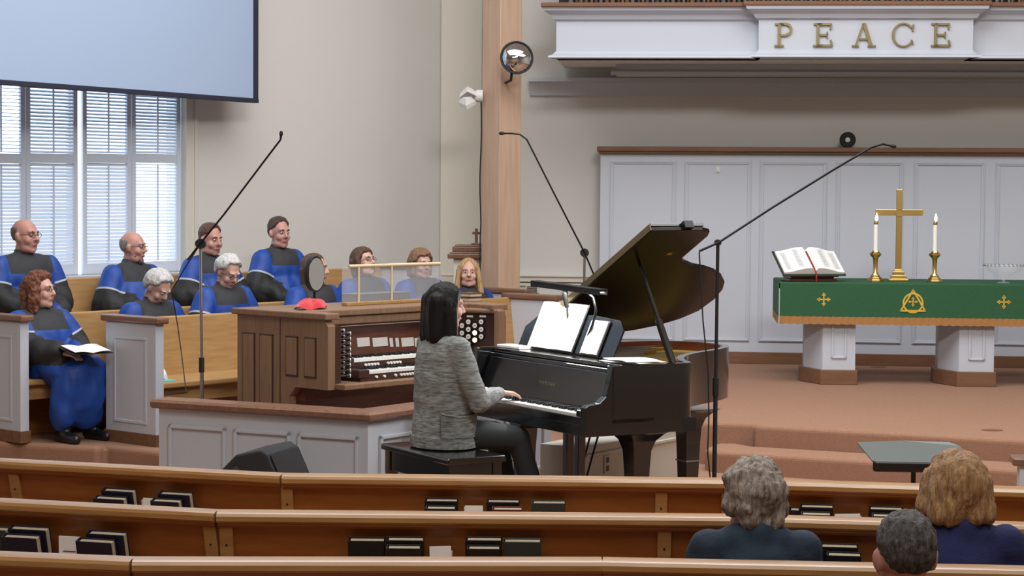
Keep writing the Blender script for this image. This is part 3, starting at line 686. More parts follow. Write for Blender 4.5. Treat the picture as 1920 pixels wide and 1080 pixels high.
for px, ys in ((870, [(610, 0), (624, 0), (638, 0), (651.5, 0), (664, 1)]), (882, [(603, 0), (617, 0), (630.5, 0), (644, 0), (658, 0), (677, 0)]), (894, [(610, 0), (623.5, 1), (637, 1)]), (906, [(603, 0), (617, 0), (630.5, 0)])):
    for py, lit in ys:
        x, z = jpos(px, py)
        if lit not in kn2:
            k_ = MB().cyl((0, 0, 0), (0, -0.03, 0), 0.016, n=14).build('drawknob', 'satin_black', org, smooth=40)
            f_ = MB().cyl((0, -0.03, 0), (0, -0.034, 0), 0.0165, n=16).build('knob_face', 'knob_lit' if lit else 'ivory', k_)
            if not lit: MB().box((0, -0.0345, 0), (0.014, 0.001, 0.004)).build('knob_lettering', 'emboss', k_)
            kn2[lit] = k_
        else:
            k_ = dupe(kn2[lit], org)
            for ch in list(kn2[lit].children): dupe(ch, k_)
        k_.matrix_basis = JM @ T3(x, 0, z)
for px, py in ((881.5, 593), (905.5, 593), (882, 669)):
    x, z = jpos(px, py); MB().box((x, -0.003, z), (0.046, 0.006, 0.014), JM).build('division_plate', 'ivory', org)
# music rack on the organ
x_ = 0.30; y0, y1 = oy(641, x_), oy(824, x_); zt_ = ozy(x_, (y0 + y1) / 2, 497)
t = thing('organ_music_rack', 'clear acrylic music rack with pale wooden top bar on the organ', 'music rack', OFm @ Vector((x_, y0, 1.14)), OA)
MB().box((0, (y1 - y0) / 2, (zt_ - 1.14) / 2), (0.006, y1 - y0, zt_ - 1.14)).build('acrylic_panel', 'acrylic', t)
MB().cyl((0, 0.06, zt_ - 1.14), (0, y1 - y0, zt_ - 1.14), 0.012, n=10).build('top_bar', 'pale_wood', t, smooth=50)
for px in (671, 733): yy = oy(px, x_) - y0; MB().box((0.006, yy, (zt_ - 1.14) / 2), (0.008, 0.014, zt_ - 1.14)).build('support_strip', 'pale_wood', t)
MB().box((0.02, (y1 - y0) / 2, 0.012), (0.05, y1 - y0, 0.022)).build('rack_ledge', 'oak_pale', t, bev=0.004)
# things on the organ
def on_organ(px, x, z=1.14): return OFm @ Vector((x, oy(px, x), z))
p = on_organ(706, 0.16); t = thing('music_book', 'grey music book lying behind the acrylic organ rack', 'book', p, OA)
MB().box((0, 0, 0.032), (0.16, 0.5, 0.064)).build('page_block', 'plastic_grey', t, bev=0.004); MB().box((0, 0, 0.066), (0.17, 0.51, 0.004)).build('cover', 'stand_grey', t)
p = on_organ(880, 0.45, 1.14)
for i, dz in enumerate((0, 0.03)):
    t = thing('small_book', ['lower brown book of the stack behind the right organ jamb', 'upper brown book of the stack behind the right organ jamb'][i], 'book', p + Vector((0.005 * i, 0, dz + 0.001 * i)), OA + R(4 * i), 'brown books on the organ')
    MB().box((0, 0, 0.014), (0.11, 0.12, 0.02)).build('page_block', 'paper_edge', t)
    for zz in (0.002, 0.026): MB().box((0, 0, zz), (0.12, 0.13, 0.004)).build('cover', 'stand_wood', t)
p = on_organ(590, 0.28); zc_ = at(590, 514, p.y).z - 1.14
t = thing('oval_mirror', 'oval organist mirror in a black frame on the organ', 'mirror', p, R(50))
E = lambda k, n=32: [(k * 0.078 * math.cos(2 * math.pi * j / n), k * 0.118 * math.sin(2 * math.pi * j / n)) for j in range(n)]
m = MB(); m.loft([[(a, -0.012 + yy, zc_ + b) for a, b in E(k)] for k, yy in ((0.9, 0.0), (1.0, 0.0), (1.0, 0.03), (0.2, 0.034))]); m.build('frame', 'satin_black', t, smooth=30)
MB().loft([[(a, yy, zc_ + b) for a, b in E(0.9)] for yy in (-0.016, -0.012)]).build('mirror_glass', 'mirror', t)
MB().cyl((0, 0.005, 0), (0, 0.005, zc_ - 0.11), 0.008).build('stem', 'dark_metal', t); MB().cyl((0, 0.005, 0), (0, 0.005, 0.01), 0.05, n=24).build('base', 'dark_metal', t)
p = on_organ(583, 0.42)
m = MB(); n = 40; rings = []
for k in range(9):
    a = k / 8.0; z = 0.075 * math.sqrt(max(0, 1 - (a * 0.98) ** 2)) if a > 0 else 0.075; rr = a
    rings.append([((0.075 + 0.012 * math.sin(5 * th + 1)) * rr * math.cos(th), (0.15 + 0.02 * math.sin(4 * th)) * rr * math.sin(th), max(0.002, z * (0.8 + 0.25 * math.sin(7 * th + 3 * rr) * rr) + 0.01 * math.sin(3 * th))) for th in [2 * math.pi * j / n for j in range(n)]])
m.loft(rings[1:][::-1]); o = m.build('red_cloth', 'cloth_red', smooth=70); o.location = p; o.rotation_euler = (0, 0, OA + R(10)); tag(o, 'crumpled bright red cloth on the organ lid below the oval mirror', 'cloth')

# ================================================================== GRAND PIANO
PA_ = 0.5403; PO = Vector((0.0114, 11.0886, 0)); PRZ = PA_ - math.pi / 2
pia = thing('grand_piano', 'black grand piano with raised lid and open keyboard', 'piano', PO, PRZ)
PM = T3(*PO) @ RZ(PRZ); PMi = PM.inverted()
def chaikin(p, n=2, closed=False):
    for _ in range(n):
        q = [] if closed else [p[0]]
        for i in range(len(p) if closed else len(p) - 1):
            a, b = p[i], p[(i + 1) % len(p)]
            q += [(a[0] * .75 + b[0] * .25, a[1] * .75 + b[1] * .25), (a[0] * .25 + b[0] * .75, a[1] * .25 + b[1] * .75)]
        p = q if closed else q + [p[-1]]
    return p
OUT = chaikin([(.74, .17), (.74, .60), (.742, .67), (.70, .715), (.60, .745), (.42, .86), (.28, 1.0), (.17, 1.16), (.09, 1.32), (.0, 1.46), (-.1, 1.58), (-.24, 1.66), (-.42, 1.67), (-.58, 1.62), (-.69, 1.50), (-.735, 1.34), (-.74, 1.15), (-.74, .17)])
def inset(p, d):
    q = []
    for i in range(len(p)):
        a, b = Vector(p[max(i - 1, 0)]), Vector(p[min(i + 1, len(p) - 1)]); t_ = (b - a).normalized(); q.append((p[i][0] - t_.y * d, p[i][1] + t_.x * d))
    return q
INN = inset(OUT, 0.04)
RT, RB = 0.98, 0.675
m = MB(); m.loft([[(o_[0], o_[1], RB), (o_[0], o_[1], RT), (i_[0], i_[1], RT), (i_[0], i_[1], RB)] for o_, i_ in zip(OUT, INN)]); m.build('rim', 'ebony', pia, smooth=40)
IN2 = inset(OUT, 0.0405); IN3 = inset(OUT, 0.052)
m = MB(); m.loft([[(o_[0], o_[1], 0.80), (o_[0], o_[1], RT - 0.004), (i_[0], i_[1], RT - 0.004), (i_[0], i_[1], 0.80)] for o_, i_ in zip(IN2, IN3) if o_[1] > .44]); m.build('inner_rim', 'inner_rim', pia, smooth=40)
MB().prism(INN, RB + 0.005, RB + 0.03).build('case_bottom', 'satin_black', pia)
pl_ = inset(OUT, 0.09)
MB().prism([(.70, .42)] + [p_ for p_ in INN if p_[1] > 0.43] + [(-.70, .42)], 0.915, 0.925).build('soundboard', 'soundboard', pia)
m = MB(); m.prism([(-.66, .44), (.66, .44), (.66, .60), (-.66, .60)], 0.927, 0.945)
for k in range(5): a = -0.55 + 0.26 * k; m.loft([[(a + 0.02, .60, .926), (a - 0.02, .60, .926), (a - 0.02, .60, .945), (a + 0.02, .60, .945)], [(-.60 + 0.14 * k + 0.02, 1.5 - 0.22 * k, .926), (-.60 + 0.14 * k - 0.02, 1.5 - 0.22 * k, .926), (-.60 + 0.14 * k - 0.02, 1.5 - 0.22 * k, .945), (-.60 + 0.14 * k + 0.02, 1.5 - 0.22 * k, .945)]])
m.build('iron_plate', 'gold_plate', pia, bev=0.004)
m = MB()
for k in range(40):
    a = -0.62 + 1.2 * k / 39; L_ = 1.45 - 0.95 * (k / 39) ** 0.8; m.box((a - 0.02, .60 + (L_ - .6) / 2, .952), (0.0022, max(0.05, L_ - .6), 0.0022))
tag(m.build('strings', 'steel', pia), kind='stuff')
# treble and bass cheeks with arms
YZ = Matrix(((0, 0, 1, 0), (1, 0, 0, 0), (0, 1, 0, 0), (0, 0, 0, 1)))     # (a, b, c) -> (c, a, b)
arm = [(0.0, .61), (.62, .61), (.62, .70), (.18, .70), (.18, .98), (.17, .98), (.155, .90), (.13, .82), (.09, .785), (.015, .775), (0.0, .765)]
for s0 in (.685, -.74): MB().prism(arm, s0, s0 + .055, YZ).build('arm', 'ebony', pia, bev=0.006)
MB().prism([(.10, .61), (.72, .61), (.72, .68), (.10, .68)], -.739, .739, YZ).build('key_bed', 'satin_black', pia)
MB().box((0, 0.06, .64), (1.36, 0.11, .06)).build('key_bed_front', 'ebony', pia, bev=0.004)
MB().box((0, 0.012, .69), (1.37, 0.022, .045)).build('key_slip', 'ebony', pia, bev=0.004)
for s_ in (-1, 1): MB().box((s_ * .648, .09, .715), (.07, .14, .06)).build('key_block', 'ebony', pia, bev=0.006)
m = MB(); n = 52
for i in range(n): m.box((-.611 + (i + .5) * 1.222 / n, .10, .714), (1.222 / n - 0.001, .15, .02))
tag(m.build('white_keys', 'ivory', pia), kind='stuff')
m = MB()
for i in range(n - 1):
    if (i % 7) not in (1, 4): m.box((-.611 + (i + 1) * 1.222 / n, .125, .731), (.0115, .095, .016))
tag(m.build('black_keys', 'satin_black', pia), kind='stuff')
fb = MB().prism([(.175, .735), (.19, .735), (.265, .945), (.25, .925)], -.684, .684, YZ).build('fallboard', 'ebony', pia, bev=0.004)
text('fallboard_lettering', 'YAMAHA', .034, 'old_brass', fb, (0.02, .2055, .815), (R(67), 0, 0), 1.35, .0005)
MB().prism([(.25, .93), (.30, .935), (.30, .955), (.25, .95)], -.684, .684, YZ).build('fallboard_lip', 'ebony', pia, bev=0.003)
MB().box((0, .275, .959), (1.36, .004, .004)).build('hinge_strip', 'plastic_grey', pia)
MB().box((0, .36, .966), (1.40, .16, .02)).build('music_shelf', 'ebony', pia, bev=0.004)
# music desk leaning back
dk = MB(); dk.prism([(-.66, 0), (.36, 0), (.36, .17), (.30, .225), (.05, .24), (-.36, .24), (-.55, .215), (-.66, .13)], -.006, .006, T3(0, .43, .98) @ Matrix.Rotation(R(90 - 24), 4, 'X')); dk.build('music_desk', 'ebony', pia, bev=0.003)
# lid: plane hinged on the bass side
LPH = 0.4872
lu = Vector((math.cos(LPH), 0, math.sin(LPH))); ld_ = Vector((0, 1, 0)); lo_ = Vector((-.74, 0, RT + .012))
LM = PM @ Matrix(((lu.x, 0, -lu.z, lo_.x), (0, 1, 0, lo_.y), (lu.z, 0, lu.x, lo_.z), (0, 0, 0, 1)))
def lidpt(px, py):
    Li = LM.inverted(); c = Li @ CAM; d = Li.to_3x3() @ ray(px, py); k = -c.z / d.z; return (c.x + d.x * k, c.y + d.y * k)
lp = [lidpt(*p_) for p_ in ((1222, 433), (1275, 432), (1318, 432), (1331, 435), (1327, 443), (1300, 466), (1278, 485), (1284, 492), (1300, 499), (1322, 503), (1340, 509), (1353, 518), (1359, 529), (1355, 543), (1340, 561), (1310, 583), (1275, 598), (1235, 610), (1190, 619), (1150, 625))]
dfront = lp[0][1]; lp = [(w_, d_) for w_, d_ in lp]
dmax = lp[-1][1]
lp = lp + [(0.0, dmax + .02), (0.0, dfront)]
LL = PMi @ LM
lidm = MB(); lidm.prism(lp, 0.0, .022, LL); lidm.build('lid', 'lid_black', pia, bev=0.003)
MB().prism([(0.01, dfront + .003), (lp[0][0], dfront + .003), (lp[0][0], dfront + .36), (0.01, dfront + .36)], .028, .048, LL).build('lid_front_flap', 'ebony', pia, bev=0.003)
MB().prism([(0.0, dfront - .004), (lp[0][0], dfront - .004), (lp[0][0], dfront + .002), (0.0, dfront + .002)], .006, .042, LL).build('lid_edge_reflection', 'old_brass', pia)  # brass-coloured strip standing in for the yellowish reflection along the lid's front edge
k_ = lidpt(1292, 431); MB().box((k_[0] + .0, k_[1], .03), (.03, .06, .04), LL).build('lid_latch', 'satin_black', pia)
k_ = lidpt(1254, 472); MB().box((k_[0], k_[1], -.008), (.025, .03, .014), LL).build('prop_socket', 'brass', pia)
wb = PMi @ at(1262, 683, 10.93); wt = LL @ Vector((*lidpt(1197, 487), -.002)); wm_ = wb.lerp(wt, .42)
MB().tube([wb, wm_, wm_ + (wt - wb) * .002, wt], [.022, .02, .012, .009], 8).build('lid_prop', 'ebony', pia, smooth=30)
hb = PMi @ at(1140, 638, 11.75); MB().box((hb.x, hb.y, hb.z), (.05, .05, .02)).build('lid_bracket', 'brass', pia, bev=0.004)
# legs, casters, lyre
leg = None
def ring(h, z): return [(-h, -h, z), (h, -h, z), (h, h, z), (-h, h, z)]
for s_, d_ in ((.58, .44), (-.60, .44), (-.17, 1.33)):
    if leg is None:
        b = MB(); b.loft([ring(.042, .075), ring(.052, .40), ring(.058, .50), ring(.075, .555), ring(.11, .595), ring(.14, .615)]); leg = b.build('leg', 'ebony', pia, bev=0.004)
        b = MB(); b.box((0, 0, .09), (.1, .1, .03)); b.cyl((-.015, 0, .032), (.015, 0, .032), .03, n=16); b.cyl((0, 0, .03), (0, 0, .08), .012); cs = b.build('caster', 'brass', leg, smooth=30); lg = leg
        br = MB().box((0, 0, .30), (.108, .108, .008)).build('leg_band', 'steel', leg)
    else:
        lg = dupe(leg, pia); dupe(cs, lg); dupe(br, lg)
    lg.location = (s_, d_, 0)
ly = MB()
for s_ in (-.05, .07): ly.box((s_, .40, .37), (.045, .05, .5))
ly.box((.01, .40, .62), (.3, .1, .03)); ly.box((.01, .38, .13), (.32, .12, .06)); lyr = ly.build('pedal_lyre', 'ebony', pia, bev=0.004)
for s_ in (-.08, .01, .10): MB().box((s_, .28, .11), (.028, .14, .012)).build('pedal', 'brass', lyr, bev=0.005)

# sheet music on the desk
def sheet(name, label, s0, s1, h, lift, skew=0, mt='paper', binder=None, d0=.43):
    M = PM @ T3((s0 + s1) / 2, d0, .984) @ Matrix.Rotation(R(66), 4, 'X') @ Matrix.Rotation(R(skew), 4, 'Z')
    t = thing(name, label, 'sheet music'); t.matrix_world = M; w_ = s1 - s0
    if binder: MB().box((0, h / 2, lift - .006), (w_ + .02, h + .015, .006)).build('binder_cover', binder, t, bev=0.002)
    n = 12
    for k, sg in ((-1, -1), (1, 1)):
        rings = []
        for i in range(n + 1):
            a = i / n * w_ / 2 * sg; b = .010 * math.sin(math.pi * min(1, i / n)) ; rings.append([(a, 0, lift - .002), (a, h, lift - .002), (a, h, lift + .003 + b), (a, 0, lift + .003 + b)])
        MB().loft(rings).build('page', mt, t, smooth=30)
    return t, w_
st_, w_ = sheet('music_binder', 'large open white sheet music binder on the piano desk', -.53, -.055, .285, .018, 0, binder='cover_black')
for i in range(7):
    for sg in (-1, 1):
        m = MB()
        for k in range(5): m.box((sg * w_ / 4, .035 + i * .034 + k * .0035, .034), (w_ / 2 - .05, .0006, .0004))
        tag(m.build('stave', 'plastic_grey', st_), kind='stuff')
sheet('sheet_music', 'narrower white music booklet on the piano desk right of the large binder', .04, .21, .20, .018, 0, binder='plastic_grey')
p_ = PM @ Vector((.56, .42, .978))
for i, (rz_, dx) in enumerate(((14, 0), (-8, .05))):
    o = MB().loft([[(a, -.11, .001 + .004 * math.sin(a * 20)), (a, .11, .001 + .004 * math.cos(a * 14)), (a, .11, .003 + .004 * math.cos(a * 14)), (a, -.11, .003 + .004 * math.sin(a * 20))] for a in [-.15 + .03 * k for k in range(11)]]).build('loose_sheet', 'paper', smooth=40)
    o.location = p_ + Vector((0, 0, .006 + .008 * i)); o.rotation_euler = (0, 0, PRZ + R(rz_)); tag(o, ['lower loose music sheet lying on the right of the piano', 'upper loose music sheet lying on the right of the piano'][i], 'sheet music', 'loose sheets on the piano')
o = MB().box((0, 0, .008), (.24, .10, .016)).build('folded_score', 'paper', bev=0.003); o.location = PM @ Vector((-.60, .37, .977)); o.rotation_euler = (0, 0, PRZ + R(3)); tag(o, 'thin white score lying at the bass end of the piano', 'sheet music')
# lamp over the music
lc = PM @ Vector((-.16, .46, 0)); zl = at(1057, 538, lc.y).z
t = thing('piano_lamp', 'long black music lamp on a gooseneck above the piano desk', 'lamp', (lc.x, lc.y, 0), PRZ)
(MB().box((0, 0, zl + .006), (.74, .06, .016), None, (0, R(1.5), 0)).box((0, -.026, zl - .006), (.74, .008, .032), None, (0, R(1.5), 0)).box((0, .026, zl - .006), (.74, .008, .032), None, (0, R(1.5), 0))).build('lamp_bar', 'matte_black', t, bev=0.01)
MB().box((0, 0, zl - .006), (.70, .03, .006), None, (0, R(1.5), 0)).build('lamp_tube', 'lamp_glow', t)
MB().tube([(-.04, 0.0, zl - .02), (-.04, .01, zl - .09), (-.04, .02, zl - .12)], [.02, .014, .014], 10).build('lamp_clamp', 'matte_black', t, smooth=40)
MB().cyl((-.04, .02, zl - .10), (-.04, .04, .987), .0085).build('lamp_stem', 'steel', t); MB().cyl((-.04, .04, .977), (-.04, .04, .99), .05, n=20).build('lamp_base', 'matte_black', t)
MB().tube([(.20, 0, zl - .02), (.25, .01, zl - .05), (.28, .01, zl - .12), (.26, 0, zl - .2), (.22, -.01, zl - .28)], .008, 8).build('gooseneck', 'satin_black', t, smooth=60)
l = bpy.data.lights.new('lamp_light', 'AREA'); l.shape = 'RECTANGLE'; l.size, l.size_y = .66, .03; l.energy = 8; l.color = (1, .98, .95)
o = bpy.data.objects.new('piano_lamp_light', l); col.objects.link(o); o.parent = t; o.location = (0, -.01, zl - .03); o.rotation_euler = (R(-25), 0, 0)

# piano bench
t = thing('piano_bench', 'black polished piano bench under the pianist', 'bench', PM @ Vector((-.02, -.44, 0)), PRZ)
MB().box((0, 0, .472), (.78, .36, .036)).build('seat_top', 'ebony', t, bev=0.01); MB().box((0, 0, .40), (.72, .31, .11)).build('apron', 'ebony', t, bev=0.004)
for a in (-.34, .34):
    for b in (-.135, .135): MB().loft([ring(.018, 0), ring(.027, .34), ring(.027, .455)], M=T3(a, b, 0)).build('leg', 'ebony', t)
# coil of black cable on the low wall
p = on(1246, 804, .376); m = MB(); pts = []
for k in range(90): a = k * .42; pts.append((p.x + (.075 + .006 * math.sin(a * .3)) * math.cos(a) * 1.2, p.y + .08 + .05 * math.sin(a), .384 + .0008 * k + .004 * math.sin(a * .7)))
tag(m.tube(pts, .006, 6).build('cable_coil', 'matte_black', smooth=60), 'coil of black cable lying on the low white wall', 'cable')

# ================================================================== ALTAR
AQ = on(1572, 722, ZA); AA = -5.0; AD = Vector((math.cos(R(AA)), math.sin(R(AA)), 0)); AN = Vector((-AD.y, AD.x, 0))
def ax(px, py=600): return (vp(px, py, AQ, AA) - AQ).dot(AD)
zT = vp(1500, 531, AQ, AA).z; xL = ax(1460, 540); xR = xL + 2.75; AM = frame(AQ, AA)
alt = thing('altar_table', 'long altar table on two white panelled pedestals', 'table', (AQ.x, AQ.y, ZA), R(AA))
hT = zT - ZA; dT = 0.95
MB().box(((xL + xR) / 2, dT / 2 - .02, hT - .025), (xR - xL - .02, dT - .03, .045)).build('table_top', 'base_wood', alt)
for pa, pb, pm in ((1518, 1605, 1543), (1768, 1866, 1800)):
    xa, xb = ax(pm, 650), ax(pb, 650); wd = xb - xa; hp = hT - .05
    pd = MB(); poly = [(xa, .06), (xb, .06), (xb + .02, .12), (xb + .02, .62), (xb - .1, .70), (xa + .1, .70), (xa - .2, .5), (xa - .2, .22)] if False else [(xa, .05), (xb, .05), (xb, .5), (xa - .0, .62), (xa - .14, .5), (xa - .14, .32)]
    po = pd.prism(poly, .12, hp).build('pedestal', 'white_paint', alt, bev=0.003)
    big = [((p_[0] - (xa + xb) / 2) * 1.12 + (xa + xb) / 2, (p_[1] - .3) * 1.12 + .3) for p_ in poly]
    MB().prism(big, 0, .125).build('plinth', 'base_wood', po, bev=0.006)
    m = MB(); za, zb = .22, hp - .06; xc0, xc1 = xa + wd * .27, xb - wd * .27
    for (x0, x1, z0_, z1_) in ((xc0, xc1, zb - .018, zb), (xc0, xc1, za, za + .018), (xc0, xc0 + .018, za, zb), (xc1 - .018, xc1, za, zb)): m.box(((x0 + x1) / 2, .045, (z0_ + z1_) / 2), (x1 - x0, .014, z1_ - z0_))
    m.build('pedestal_moulding', 'white_paint', po, bev=0.003)
# cloth over the table
fr = thing('altar_cloth', 'green altar cloth with gold emblems and tan fringe', 'altar cloth', (AQ.x, AQ.y, ZA), R(AA))
drop = hT - (vp(1500, 593, AQ, AA).z - ZA)
def sheetbox(n, mt, x0, x1, y0, y1, z0_, z1_, bev=0.004, par=None): return MB().box(((x0 + x1) / 2, (y0 + y1) / 2, (z0_ + z1_) / 2), (x1 - x0, y1 - y0, z1_ - z0_)).build(n, mt, par or fr, bev=bev)
sheetbox('cloth_top', 'cloth_green', xL, xR, -.03, dT, hT, hT + .008)
f_ = sheetbox('front_drop', 'cloth_green', xL + .01, xR, -.036, -.028, hT - drop, hT + .004)
s1_ = MB().prism([(-.03, hT - drop), (-.03, hT), (dT, hT), (dT, hT - drop)], xL - .006, xL + .002, YZ).build('side_drop', 'cloth_green', fr)
fz = hT - drop
m = MB(); n = 150
rings = [[(xL + .01 + (xR - xL - .01) * i / n, -.036 - .003 * math.sin(i * 2.1), fz + .003), (xL + .01 + (xR - xL - .01) * i / n, -.030 - .003 * math.sin(i * 2.1), fz + .003), (xL + .01 + (xR - xL - .01) * i / n, -.027, fz - .062 - .003 * math.sin(i * 1.7)), (xL + .01 + (xR - xL - .01) * i / n, -.036 - .002 * math.sin(i * 2.1), fz - .062 - .003 * math.sin(i * 1.7))] for i in range(n + 1)]
m.loft(rings); m.build('front_fringe', 'cloth_fringe', fr)
MB().box((xL - .004, dT / 2 - .02, fz - .03), (.008, dT - .02, .062)).build('side_fringe', 'cloth_fringe', fr)
def emblem_pt(px, py): p = vp(px, py, AQ, AA); return (p - AQ).dot(AD), p.z - ZA
def gcross(b, cx, cz, r, w_, y=-.038):
    b.box((cx, y, cz), (2 * r, .004, w_)); b.box((cx, y, cz), (w_, .004, 2 * r))
    for dx, dz in ((1, 0), (-1, 0), (0, 1), (0, -1)):
        if r > .03:
            b.box((cx + dx * r * .72, y, cz + dz * r * .72), (w_ if dx else r * .62, .004, w_ if dz else r * .62))
            b.box((cx + dx * r * .95, y, cz + dz * r * .95), (w_ * 1.4, .004, w_ * 1.4), None, (0, R(45), 0))
for px, py, k in ((1544, 561, 0), (1711, 565, 1), (1881, 566, 0)):
    cx_, cz_ = emblem_pt(px, py); b = MB()
    if not k: gcross(b, cx_, cz_, .05, .011)
    else:
        gcross(b, cx_, cz_ - .002, .034, .009)
        n = 40; b.loft([[(cx_ + r_ * math.cos(a), y_, cz_ - .012 + r_ * math.sin(a)) for r_, y_ in ((.072, -.040), (.086, -.040), (.086, -.036), (.072, -.036))] for a in [2 * math.pi * j / n for j in range(n + 1)]], caps=False)
        tp = [(cx_, cz_ + .095), (cx_ - .10, cz_ - .078), (cx_ + .10, cz_ - .078)]
        for i in range(3):
            (xa, za), (xb, zb) = tp[i], tp[(i + 1) % 3]; L_ = math.hypot(xb - xa, zb - za); b.box(((xa + xb) / 2, -.0395, (za + zb) / 2), (L_ + .012, .004, .014), None, (0, -math.atan2(zb - za, xb - xa), 0))
    b.build(['cross_emblem', 'trinity_emblem'][k], 'gold_thread', f_)
TZ = zT + .009
def on_table(px, py, back): p = vp(px, py, AQ + AN * back, AA); return Vector((p.x, p.y, TZ))
# brass cross
p = on_table(1684, 520, .40); S_ = FPX / p.y
t = thing('altar_cross', 'tall brass altar cross between the two candles', 'cross', p, R(AA)); 
H_ = 172 / S_; 
for w_, z0_, z1_ in ((.165, 0, .022), (.13, .022, .05), (.10, .05, .085), (.075, .085, .10)): MB().box((0, 0, (z0_ + z1_) / 2), (w_, w_ * .8, z1_ - z0_)).build('base_step', 'brass', t, bev=0.005)
MB().box((0, 0, .10 + (H_ - .10) / 2), (.052, .022, H_ - .10)).build('upright', 'brass', t, bev=0.004)
zc_ = H_ - 43 / S_; MB().box((0, -.001, zc_), (88 / S_, .024, .052)).build('crossbar', 'brass', t, bev=0.004)
m = MB(); m.loft([[(r_ * math.cos(a), y_, zc_ + r_ * math.sin(a)) for r_, y_ in ((.026, -.014), (.036, -.014), (.036, -.020), (.026, -.020))] for a in [2 * math.pi * j / 28 for j in range(29)]], caps=False); m.build('centre_ring', 'brass', t)
# candlesticks with candles
for px, nm_ in ((1641, 'left of the brass cross'), (1752, 'right of the brass cross')):
    p = on_table(px, 523, .33); S_ = FPX / p.y
    t = thing('candlestick', 'brass candlestick with hexagonal foot ' + nm_, 'candlestick', p, R(AA), 'pair of altar candlesticks')
    for r_, z0_, z1_ in ((.068, 0, .018), (.055, .018, .036), (.04, .036, .055)): MB().lathe([(r_, z0_), (r_ * .97, z1_)], 6).build('foot_step', 'brass', t, bev=0.003)
    MB().lathe([(.03, .055), (.019, .075), (.021, .19), (.026, .20)], 12).build('stem', 'brass', t, smooth=40)
    MB().lathe([(.024, .20), (.048, .225), (.05, .235), (.03, .25), (.026, .262), (.02, .262)], 6).build('drip_cup', 'brass', t)
    c = thing('candle', 'lit white altar candle ' + nm_, 'candle', p + Vector((0, 0, .262)), 0, 'pair of altar candles')
    hc = 52 / S_; MB().lathe([(.019, 0), (.018, hc), (.016, hc + .002)], 16).build('wax_shaft', 'wax', c, smooth=40)
    MB().lathe([(.020, hc - .012), (.021, hc), (.012, hc + .012)], 16).build('follower', 'brass', c, smooth=40)
    MB().cyl((0, 0, hc), (0, 0, hc + .022), .002, n=6).build('wick', 'matte_black', c)
    MB().lathe([(.002, hc + .014), (.011, hc + .026), (.013, hc + .04), (.008, hc + .06), (.001, hc + .085)], 12, T3(.004, 0, 0)).build('flame', 'flame', c, smooth=60)
# bible on its stand
p = on_table(1518, 520, .22); S_ = FPX / p.y
t = thing('bible_stand', 'brown wooden book stand on the left of the altar', 'book stand', p, R(AA + 16))
MB().box((0, .02, .012), (.42, .22, .024)).build('stand_base', 'stand_wood', t, bev=0.006)
MB().prism([(-.08, .024), (.14, .024), (.14, .15), (.06, .12), (-.08, .04)], -.19, .19, YZ).build('stand_block', 'stand_wood', t, bev=0.004)
MB().prism([(-.12, .04), (.16, .215), (.155, .225), (-.125, .05)], -.215, .215, YZ).build('stand_rest', 'stand_wood', t)
bM = frame(p, AA, p.z) if False else T3(*p) @ RZ(R(AA + 16)) @ T3(0, -.127, .054) @ Matrix.Rotation(math.atan2(.175, .28), 4, 'X')
bb = thing('open_bible', 'large open bible on the altar book stand', 'book'); bb.matrix_world = bM
MB().box((-.005, .17, .004), (.56, .37, .008)).build('cover', 'bible_cover', bb, bev=0.003)
for sg in (-1, 1):
    n = 10; rg = []
    for i in range(n + 1):
        a = i / n; zz = .012 + .042 * (math.sin(math.pi * min(a * 1.25 + .02, 1.0) ** .6) * .6 + .55 * (1 - a) * (a > .02)); rg.append([(sg * a * .265, .01, .008), (sg * a * .265, .33, .008), (sg * a * .265, .33, zz + .012), (sg * a * .265, .01, zz + .012)])
    b_ = MB().loft(rg).build('page_block', 'paper', bb, smooth=35)
    m = MB()
    for cI in (0, 1):
        for k in range(16):
            xx = sg * (.05 + .1 * cI + .045); a = abs(xx) / .265; zz = .012 + .042 * (math.sin(math.pi * min(a * 1.25 + .02, 1.0) ** .6) * .6 + .55 * (1 - a)) + .0135; m.box((xx, .05 + k * .016, zz), (.082, .0035, .0008))
    tag(m.build('text_lines', 'piping', b_), kind='stuff')
MB().tube([(0, .30, .045), (0, .05, .045), (0.005, -.02, .03), (.0, -.06, -.02), (.012, -.07, -.06)], .006, 6).build('ribbon', 'red_ribbon', bb, smooth=50)
# glass bowl at the right
p = on_table(1882, 524, .25)
t = thing('glass_bowl', 'clear footed glass bowl at the right end of the altar', 'bowl', p)
MB().lathe([(.055, 0), (.055, .006), (.014, .014), (.012, .04), (.05, .055), (.13, .10), (.17, .15), (.166, .15), (.126, .104), (.045, .06), (.0, .058)], 32).build('bowl_body', 'bowl_glass', t, smooth=40)
bd = None
for k in range(28):
    a = 2 * math.pi * k / 28
    if bd is None: bd = MB().ball((0, 0, 0), .007, nu=8, nv=6).build('rim_bead', 'steel', t, smooth=60); b_ = bd
    else: b_ = dupe(bd, t)
    b_.location = (.17 * math.cos(a), .17 * math.sin(a), .152)
# round black wall device above the panel cap
p = vp(1590, 270, PQ - Vector((0, .0, 0)), PA); 
t = thing('round_speaker', 'small round black device on the wood cap above the altar wall', 'speaker'); t.matrix_world = PF @ T3((p - PQ).dot(PD), .08, zt + .053)
r_ = 15 / (FPX / p.y)
MB().lathe([(r_, -.02), (r_, .02), (r_ * .9, .025)], 28, T3(0, 0, r_ * .98) @ Matrix.Rotation(R(90), 4, 'X')).build('housing', 'matte_black', t, smooth=30)
MB().lathe([(r_ * .35, .0), (r_ * .3, .03), (.002, .034)], 20, T3(0, 0, r_ * .98) @ Matrix.Rotation(R(90), 4, 'X')).build('cone_cap', 'lamp_housing', t, smooth=40)

